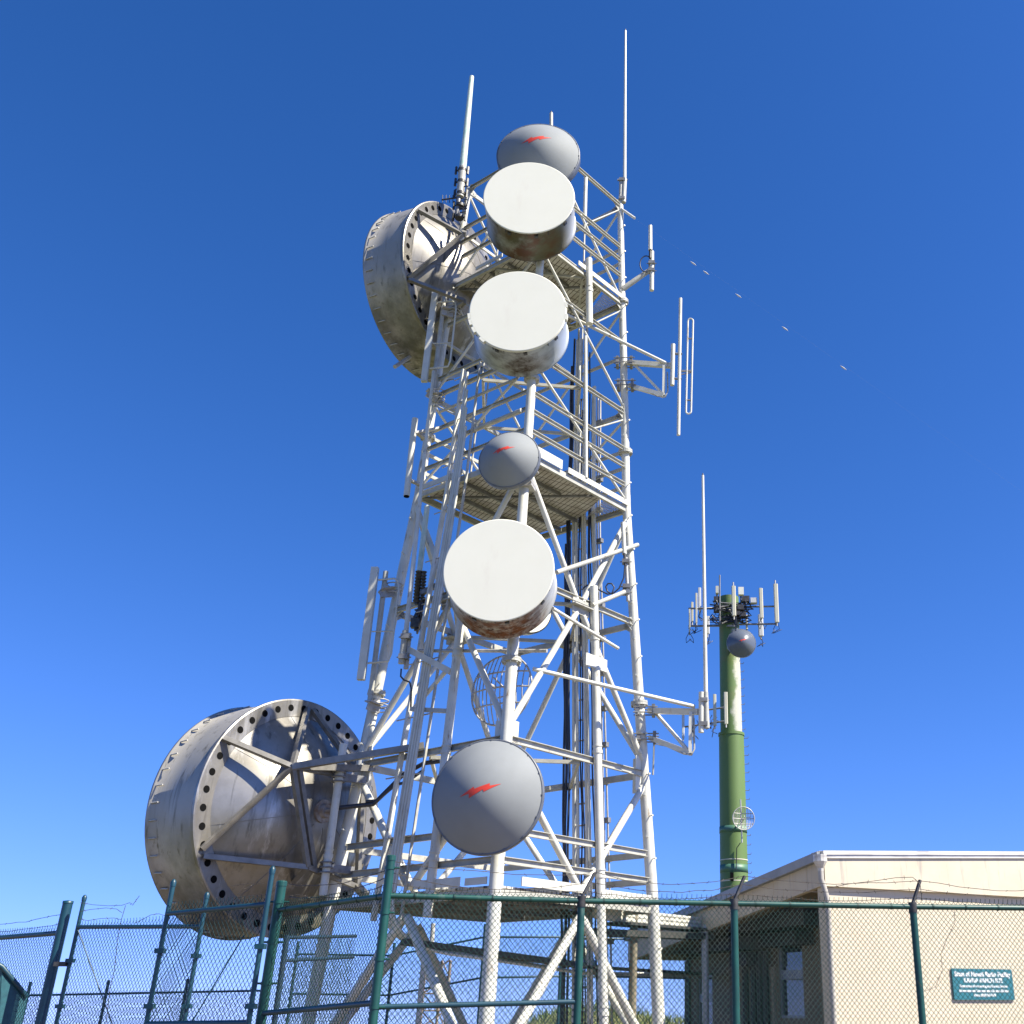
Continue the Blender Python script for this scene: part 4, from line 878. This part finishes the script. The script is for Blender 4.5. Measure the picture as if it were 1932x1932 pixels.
# sign
sgc = [on_plane(x, y, K + nw * .04, nw) for x, y in ((1801, 1886.5), (1915, 1886.5), (1908, 1829), (1795, 1827))]
Ws = (sgc[1] - sgc[0]).dot(e); s0 = K + nw * .012 + e * ((sgc[0] - K).dot(e) - .0); zs0, zs1 = sgc[0].z - .0, sgc[3].z
sg = thing('sign', s0 + V((0, 0, zs0)), 'teal sign with white lettering on the cream wall', 'sign')
m = MB(); m.poly([s0 + V((0, 0, zs0)), s0 + e * Ws + V((0, 0, zs0)), s0 + e * Ws + V((0, 0, zs1)), s0 + V((0, 0, zs1))], nw * .03); m.build('sign_board', M['sign'], sg)
def text(body, size, u_, v_, width, parent):
    cu = bpy.data.curves.new('lettering', 'FONT'); cu.body = body; cu.align_x = 'CENTER'; cu.align_y = 'CENTER'; cu.size = size; cu.extrude = .002; cu.offset = size * .018
    o = bpy.data.objects.new('lettering', cu); COL.objects.link(o); bpy.context.view_layer.update()
    me = bpy.data.meshes.new_from_object(o.evaluated_get(bpy.context.evaluated_depsgraph_get())); bpy.data.objects.remove(o)
    xs_ = [v.co.x for v in me.vertices]; k = width / (max(xs_) - min(xs_))
    base = s0 + e * u_ + V((0, 0, v_)) + nw * .036
    mb = MB(); mb.add([base + e * (v.co.x * k) + V((0, 0, v.co.y)) + nw * v.co.z for v in me.vertices], [tuple(p.vertices) for p in me.polygons]); bpy.data.meshes.remove(me)
    mb.build('lettering', M['letter'], parent)
H = zs1 - zs0
text('State of Hawaii Radio Facility', H * .22, Ws * .5, zs0 + H * .82, Ws * .93, sg)
text('KAHUA RANCH SITE', H * .20, Ws * .5, zs0 + H * .62, Ws * .64, sg)
text('Department of Accounting and General Services', H * .125, Ws * .5, zs0 + H * .44, Ws * .79, sg)
text('Information and Communication Services Division', H * .125, Ws * .5, zs0 + H * .29, Ws * .82, sg)
text('Phone: (808) 965-9678', H * .125, Ws * .5, zs0 + H * .15, Ws * .36, sg)

# ------------------------------------------------------------------ cable bridge between tower and building
br_ = thing('cable_bridge', at(1197, 1990, 23.2), 'raised cable bridge of pipes running from the tower to the building', 'cable bridge')
m = MB()
for i in range(6): m.path([at(1120, 1712 + i * 3.4, 22.3), at(1200, 1722 + i * 4.2, 23.2), at(1332, 1736 + i * 3.6, 24.9)], .035 if i % 2 else .045, 8)
m.build('pipe_run', M['white'], br_)
m = MB(); m.beam(at(1090, 1758, 22.2), at(1332, 1768, 24.9), .5, .12); m.beam(at(1150, 1742, 22.8), at(1332, 1756, 24.9), .6, .05); m.build('cable_tray', M['duct'], br_)
m = MB(); m.beam(at(762, 1777, 20.3), at(1100, 1822, 22.6), .3, .10); m.beam(at(1100, 1824, 22.6), at(1335, 1838, 27.2), .3, .05); m.build('lower_tray', M['duct'], br_)
for x, y, Y in ((1197, 1722, 23.2), (1330, 1745, 24.6)):
    p = at(x, y, Y); MB().tube(V((p.x, p.y, 0)), p, .075).build('support_post', M['tan'] if x < 1300 else M['galv'], br_)
p = at(795, 1790, 20.6); MB().tube(V((p.x + .0, p.y + .3, 0)), V((p.x, p.y + .3, p.z)), .05).build('support_post', M['galv'], br_)

# ------------------------------------------------------------------ fences
HR = 2.45                              # top rail height
def ground_pt(x, Y, z=None): p = at(x, 1800, Y); return V((p.x, p.y, 0))
def post_xy(xr, yr, Y): p = at(xr, yr, Y); return V((p.x, p.y, 0)), p.z
def chain(p0, p1, z0, z1, name, parent, m, wd=.05, hk=1.12, r=.0028, spikes=True):
    p0, p1 = V((p0.x, p0.y, 0)), V((p1.x, p1.y, 0)); L = (p1 - p0).length; d = (p1 - p0).normalized(); nn = V((d.y, -d.x, 0)); mb = MB(); H_ = z1 - z0; run = H_ / hk
    k = -int(run / wd) - 1; rj = random.Random(len(name) + int(L * 100))
    while k * wd < L:
        s = k * wd + rj.uniform(-.0035, .0035)
        for sg_ in (1, -1):
            a, b = s, s + run
            lo_, hi_ = max(a, 0), min(b, L)
            if hi_ - lo_ > .002:
                t0, t1 = (lo_ - a) / run, (hi_ - a) / run
                zz0, zz1 = (z0 + H_ * t0, z0 + H_ * t1) if sg_ > 0 else (z1 - H_ * t0, z1 - H_ * t1)
                P0 = p0 + d * lo_ + V((0, 0, zz0)) + nn * (.003 * sg_); P1 = p0 + d * hi_ + V((0, 0, zz1)) + nn * (.003 * sg_); mb.tube(P0, P1, r, n=4, cap=False)
                if spikes and sg_ > 0 and abs(t1 - 1) < 1e-6: mb.tube(P1, P1 + V((0, 0, .03)) + nn * .01, r, n=4, cap=False)
        k += 1
    return mb.build(name, m, parent)
def ties(p0, p1, z, parent, m, step=.5):
    L = (p1 - p0).length; d = (p1 - p0).normalized(); s = .2
    while s < L: c = p0 + d * s + V((0, 0, z)); MB().tube(c - d * .008, c + d * .008, .028, n=8).build('tie_wire', m, parent); s += step
def barbed(pts, parent=None, r=.0035):
    mb = MB(); mb.path(pts, r, 4)
    for a, b in zip(pts[:-1], pts[1:]):
        L = (V(b) - V(a)).length; n_ = max(1, int(L / .12))
        for i in range(n_):
            c = V(a).lerp(V(b), (i + .5) / n_); t = V((random.uniform(-1, 1), random.uniform(-1, 1), random.uniform(-1, 1))).normalized() * .018; mb.tube(c - t, c + t, .0026, n=4)
    return mb.build('barbed_wire', M['barb'], parent)
def sag(a, b, s, n_=10): return [V(a).lerp(V(b), i / n_) - V((0, 0, s * 4 * (i / n_) * (1 - i / n_))) + V((0, 0, random.uniform(-.008, .008))) for i in range(n_ + 1)]
# right-hand run, from the corner post
RX = [(738, 1690, 9.5), (1097, 1700, 10.0), (1385, 1705, 10.3), (1722, 1711, 10.65), (2080, 1715, 11.0)]
fence = thing('chain_link_fence', post_xy(*RX[0])[0], 'green chain link fence with barbed wire running in front of tower and building', 'fence')
pp = []
for i, (x, y, Yq) in enumerate(RX): pp.append(at(x, y, Yq))
top = at(738, 1617, 9.5); b0 = V((top.x, top.y, 0))
m = MB(); m.tube(b0, V((top.x, top.y, top.z)), .038, n=16); m.lathe(V((top.x, top.y, top.z)), (0, 0, 1), [(.042, -.03), (.042, .008), (.034, .014), (.001, .018)], 16, False); m.build('corner_post', M['green'], fence)
m = MB()
for i in range(7): z = .5 + i * .36; m.tube(V((b0.x, b0.y, z)), V((b0.x, b0.y, z + .025)), .044, n=16); m.tube(V((b0.x + .03, b0.y - .01, z + .012)), V((b0.x + .085, b0.y, z + .012)), .008, n=6)
m.build('post_band', M['green'], fence)
for i in range(1, 5):
    p = pp[i]; m = MB(); m.tube(V((p.x, p.y, 0)), p, .033, n=14); m.build('line_post', M['green'], fence)
    m = MB(); tip = p + V((.105, .06, .245)); m.beam(p + V((0, 0, .02)), tip, .028, .022); m.tube(p - V((0, 0, .05)), p + V((0, 0, .04)), .04, n=12); m.build('barb_arm', M['blacksteel'], fence)
m = MB(); m.path([V((b0.x, b0.y, pp[0].z))] + pp[1:], .024, 12); m.build('top_rail', M['green'], fence)
for i in range(4): ties(V((pp[i].x, pp[i].y, 0)), V((pp[i + 1].x, pp[i + 1].y, 0)), (pp[i].z + pp[i + 1].z) / 2, fence, M['wire'], .33)
a, b = at(770, 1900, 9.52), at(1075, 1890, 9.98); m = MB(); m.tube(V((b0.x, b0.y, a.z)), V((pp[1].x, pp[1].y, b.z)), .022, n=12); m.build('middle_rail', M['blue'], fence)
for i in range(4): chain(pp[i], pp[i + 1], .03, (pp[i].z + pp[i + 1].z) / 2 + .045, 'mesh', fence, M['wire'], .046)
tips = [V((top.x, top.y, pp[0].z + .1))] + [p + V((.105, .06, .245)) for p in pp[1:]]
for j, fr_ in enumerate((.35, .68, 1.0)):
    for i in range(4):
        a = V((b0.x, b0.y, pp[0].z)).lerp(V((top.x, top.y, top.z - .03)), fr_) if i == 0 else pp[i].lerp(tips[i], fr_)
        b = pp[i + 1].lerp(tips[i + 1], fr_)
        barbed(sag(a, b, random.uniform(.03, .09) * (1 if i else 1.3)), fence)
barbed([at(x, y, 10.55) for x, y in ((1560, 1676), (1600, 1668), (1650, 1662), (1690, 1656), (1722, 1655), (1736, 1668), (1740, 1700))], fence)
barbed([at(x, y, 10.4) for x, y in ((1800, 1715), (1802, 1740), (1788, 1768), (1775, 1800), (1778, 1830), (1765, 1862), (1745, 1870), (1730, 1850))], fence, .0025)
# fence between gate post and corner post
fl = thing('chain_link_fence', post_xy(528, 1735, 10.9)[0], 'short green chain link panel between the thick gate post and the tall corner post', 'fence')
gp = at(528, 1735, 10.9); gt = at(532, 1664, 10.9)
m = MB(); m.tube(V((gt.x, gt.y, 0)), gt, .047, n=18); m.lathe(gt, (0, 0, 1), [(.051, -.04), (.051, .0), (.042, .01), (.001, .014)], 18, False); m.build('gate_post', M['green'], fl)
m = MB()
for i in range(6): z = .7 + i * .36; m.tube(V((gt.x, gt.y, z)), V((gt.x, gt.y, z + .03)), .053, n=18); m.tube(V((gt.x - .12, gt.y, z + .015)), V((gt.x + .1, gt.y, z + .015)), .01, n=6)
m.build('post_band', M['green'], fl)
g0 = V((gt.x, gt.y, 0)); 
zr0 = at(534, 1717, 10.9).z; zr1 = at(733, 1690, 9.5).z
MB().tube(V((g0.x, g0.y, zr0)), V((b0.x, b0.y, zr1)), .024, n=12).build('top_rail', M['green'], fl)
zm0 = at(505, 1912, 10.9).z; zm1 = at(712, 1892, 9.5).z
MB().tube(V((g0.x, g0.y, zm0)), V((b0.x, b0.y, zm1)), .024, n=12).build('middle_rail', M['blue'], fl)
chain(g0, b0, .03, (zr0 + zr1) / 2 + .05, 'mesh', fl, M['wire'], .046); ties(g0, b0, (zr0 + zr1) / 2, fl, M['wire'], .33)
for q in ((1640, 1668), (1668, 1690), (1655, 1692)): barbed(sag(at(730, q[0], 9.5), at(545, q[1], 10.8), .06), fl)
barbed([at(x, y, 10.7) for x, y in ((545, 1690), (565, 1688), (590, 1695), (605, 1705))], fl)
# gate leaves
def leaf(label, xa, ya, Ya, xb, yb, Yb, cap_a, cap_b, mid_a, mid_b, mm, strands, brace_=None):
    A, B_ = at(xa, ya, Ya), at(xb, yb, Yb); root = thing('gate', V((A.x, A.y, .1)), label, 'gate')
    for P_, cy, Yq, xq in ((A, cap_a, Ya, xa), (B_, cap_b, Yb, xb)):
        zt = P_.z + cy; m = MB(); m.tube(V((P_.x, P_.y, .1)), V((P_.x, P_.y, zt)), .024, n=12); m.lathe(V((P_.x, P_.y, zt)), (0, 0, 1), [(.027, -.04), (.029, 0), (.018, .025), (.001, .035)], 12); m.build('gate_upright', M[mm], root)
    MB().tube(A, B_, .024, n=10).build('gate_rail', M[mm], root)
    MB().tube(V((A.x, A.y, A.z - mid_a)), V((B_.x, B_.y, B_.z - mid_b)), .024, n=10).build('gate_rail', M['blue'], root)
    MB().tube(V((A.x, A.y, .15)), V((B_.x, B_.y, .15)), .024, n=10).build('gate_rail', M['blue'], root)
    chain(A, B_, .12, (A.z + B_.z) / 2 + .07, 'mesh', root, M['wireblue'], .062)
    if brace_: MB().tube(at(*brace_[0], (Ya + Yb) / 2 + .03), at(*brace_[1], (Ya + Yb) / 2 + .03), .007, n=6).build('tension_rod', M['blue'], root)
    m = MB()
    for P_ in (A, B_):
        for i in range(4): z = .6 + i * .5; m.box(V((P_.x, P_.y, z)), (.045, 0, 0), (0, .035, 0), (0, 0, .022))
    m.build('hinge', M[mm], root)
    for pts in strands: barbed(pts, root)
    return root
leaf('blue green gate leaf at the left with loose barbed wire on top', 147, 1749, 13.9, 380, 1748, 12.6, .34, .33, 1.13, 1.10, 'blue',
     [[at(x, y, 13.5) for x, y in pts] for pts in ([(152, 1703), (175, 1707), (205, 1709), (230, 1708), (245, 1703), (250, 1708), (263, 1690)], [(150, 1720), (170, 1716), (200, 1713), (220, 1715), (230, 1722)], [(148, 1733), (165, 1737), (190, 1733), (215, 1732), (228, 1735)], [(237, 1708), (229, 1735), (222, 1770), (216, 1830), (207, 1868), (200, 1932)], [(255, 1742), (285, 1726), (300, 1724), (312, 1728)])], ((147, 1755), (212, 1932)))
leaf('green gate leaf with tall capped uprights in front of the big left dish', 316, 1724, 11.4, 504, 1706, 10.55, .30, .31, 1.0, 1.0, 'blue',
     [[at(x, y, 11.0) for x, y in pts] for pts in ([(433, 1672), (470, 1667), (500, 1666)], [(455, 1680), (441, 1700), (436, 1720), (430, 1740)], [(455, 1680), (470, 1672), (482, 1668)], [(440, 1695), (470, 1690), (510, 1686)])], ((460, 1765), (360, 1932)))
# thick post and fence at far left
ff = thing('chain_link_fence', post_xy(123, 1760, 14.0)[0], 'dark chain link fence running off the left edge from a thick gate post', 'fence')
gt2 = at(129, 1700, 14.0); g2 = V((gt2.x, gt2.y, 0)); m = MB(); m.tube(g2, gt2, .058, n=18); m.lathe(gt2, (0, 0, 1), [(.062, -.03), (.062, 0), (.001, .01)], 18); m.build('gate_post', M['blue'], ff)
a2 = at(-60, 1774, 15.2); zz = at(110, 1760, 14).z; MB().tube(V((g2.x, g2.y, zz)), a2, .03, n=10).build('top_rail', M['blue'], ff)
chain(a2, g2, .03, zz + .06, 'mesh', ff, M['wireblue'], .058)
for y0, y1 in ((1725, 1747), (1742, 1758)): barbed(sag(at(115, y0, 14), at(-40, y1, 15), .03), ff)
m = MB(); m.box(at(116, 1819, 13.9), (.07, 0, 0), (0, .05, 0), (0, 0, .025)); m.build('latch', M['blacksteel'], ff)
# back fences
def back_fence(label, pts, rails, h, mm='blue', posts=True, wd=.075, ext=.28):
    root = thing('chain_link_fence', V((pts[0].x, pts[0].y, 0)), label, 'fence')
    for p in (pts if posts else pts[:1]): MB().tube(V((p.x, p.y, ground_z(p.x, p.y) - .1)), V((p.x, p.y, p.z + ext)), .035, n=10).build('line_post', M[mm], root)
    for dzz in rails:
        m = MB(); m.path([p - V((0, 0, dzz)) for p in pts], .022, 8); m.build('top_rail' if dzz == 0 else 'middle_rail', M[mm], root)
    for a, b in zip(pts[:-1], pts[1:]): chain(a, b, max(.05, min(a.z, b.z) - h), min(a.z, b.z) + .04, 'mesh', root, M['wireblue'], wd, r=.004)
    return root
back_fence('distant dark chain link fence behind the left gate leaves', [at(52, 1878, 26), at(200, 1875, 26), at(350, 1872, 26), at(500, 1869, 26)], (0,), 1.9)
back_fence('short green fence section with two rails behind the thick gate post', [at(541, 1769, 14.5), at(672, 1766, 15.9)], (0, .27), 2.4, 'navy', posts=False, ext=.03)
back_fence('blue green fence on the bank behind the tower legs', [at(560, 1800, 27), at(742, 1803, 27), at(914, 1768, 26), at(1060, 1768, 27), at(1190, 1772, 28), at(1300, 1776, 28.5)], (0, .85), 2.6, wd=.08)
# dark slanted windbreak panel in the corner
r = thing('windbreak_panel', at(0, 1990, 14), 'dark teal windbreak fence panel with sloping top in the bottom left corner', 'fence panel')
pts = [at(-40, 1800, 14), at(4, 1826, 14), at(50, 1882, 14.4), at(38, 1960, 14.4), at(-40, 1960, 14)]; pts[3].z = 0; pts[4].z = 0
MB().poly(pts, (0, .02, 0)).build('screen', M['tarp'], r); MB().path([at(-40, 1798, 13.98), at(4, 1824, 13.98), at(50, 1880, 14.38)], .03, 8).build('top_rail', M['blue'], r)
# small rusty lattice mast in the background
MP = at(816, 1932, 30); r = thing('lattice_mast', V((MP.x, MP.y, 0)), 'slim rusty lattice mast far behind the tower legs', 'mast')
tz_ = at(816, 1812, 30).z; m = MB(); q = [V((MP.x + dx, MP.y + dy, 0)) for dx, dy in ((-.32, 0), (.32, 0), (0, .5))]
for p in q: m.tube(p, p + V((0, 0, tz_)), .04, n=8)
z = .3; k = 0
while z < tz_ - .3:
    for i in range(3): m.tube(q[i] + V((0, 0, z)), q[(i + 1) % 3] + V((0, 0, z + .4)), .018, n=6); m.tube(q[i] + V((0, 0, z)), q[(i + 1) % 3] + V((0, 0, z)), .018, n=6)
    z += .4
m.build('mast_frame', M['rustmast'], r); MB().tube(V((MP.x - .2, MP.y, tz_)), V((MP.x - .22, MP.y, tz_ + .9)), .06).build('stub_antenna', M['white2'], r)
S.render.resolution_x = 1024; S.render.resolution_y = 1024
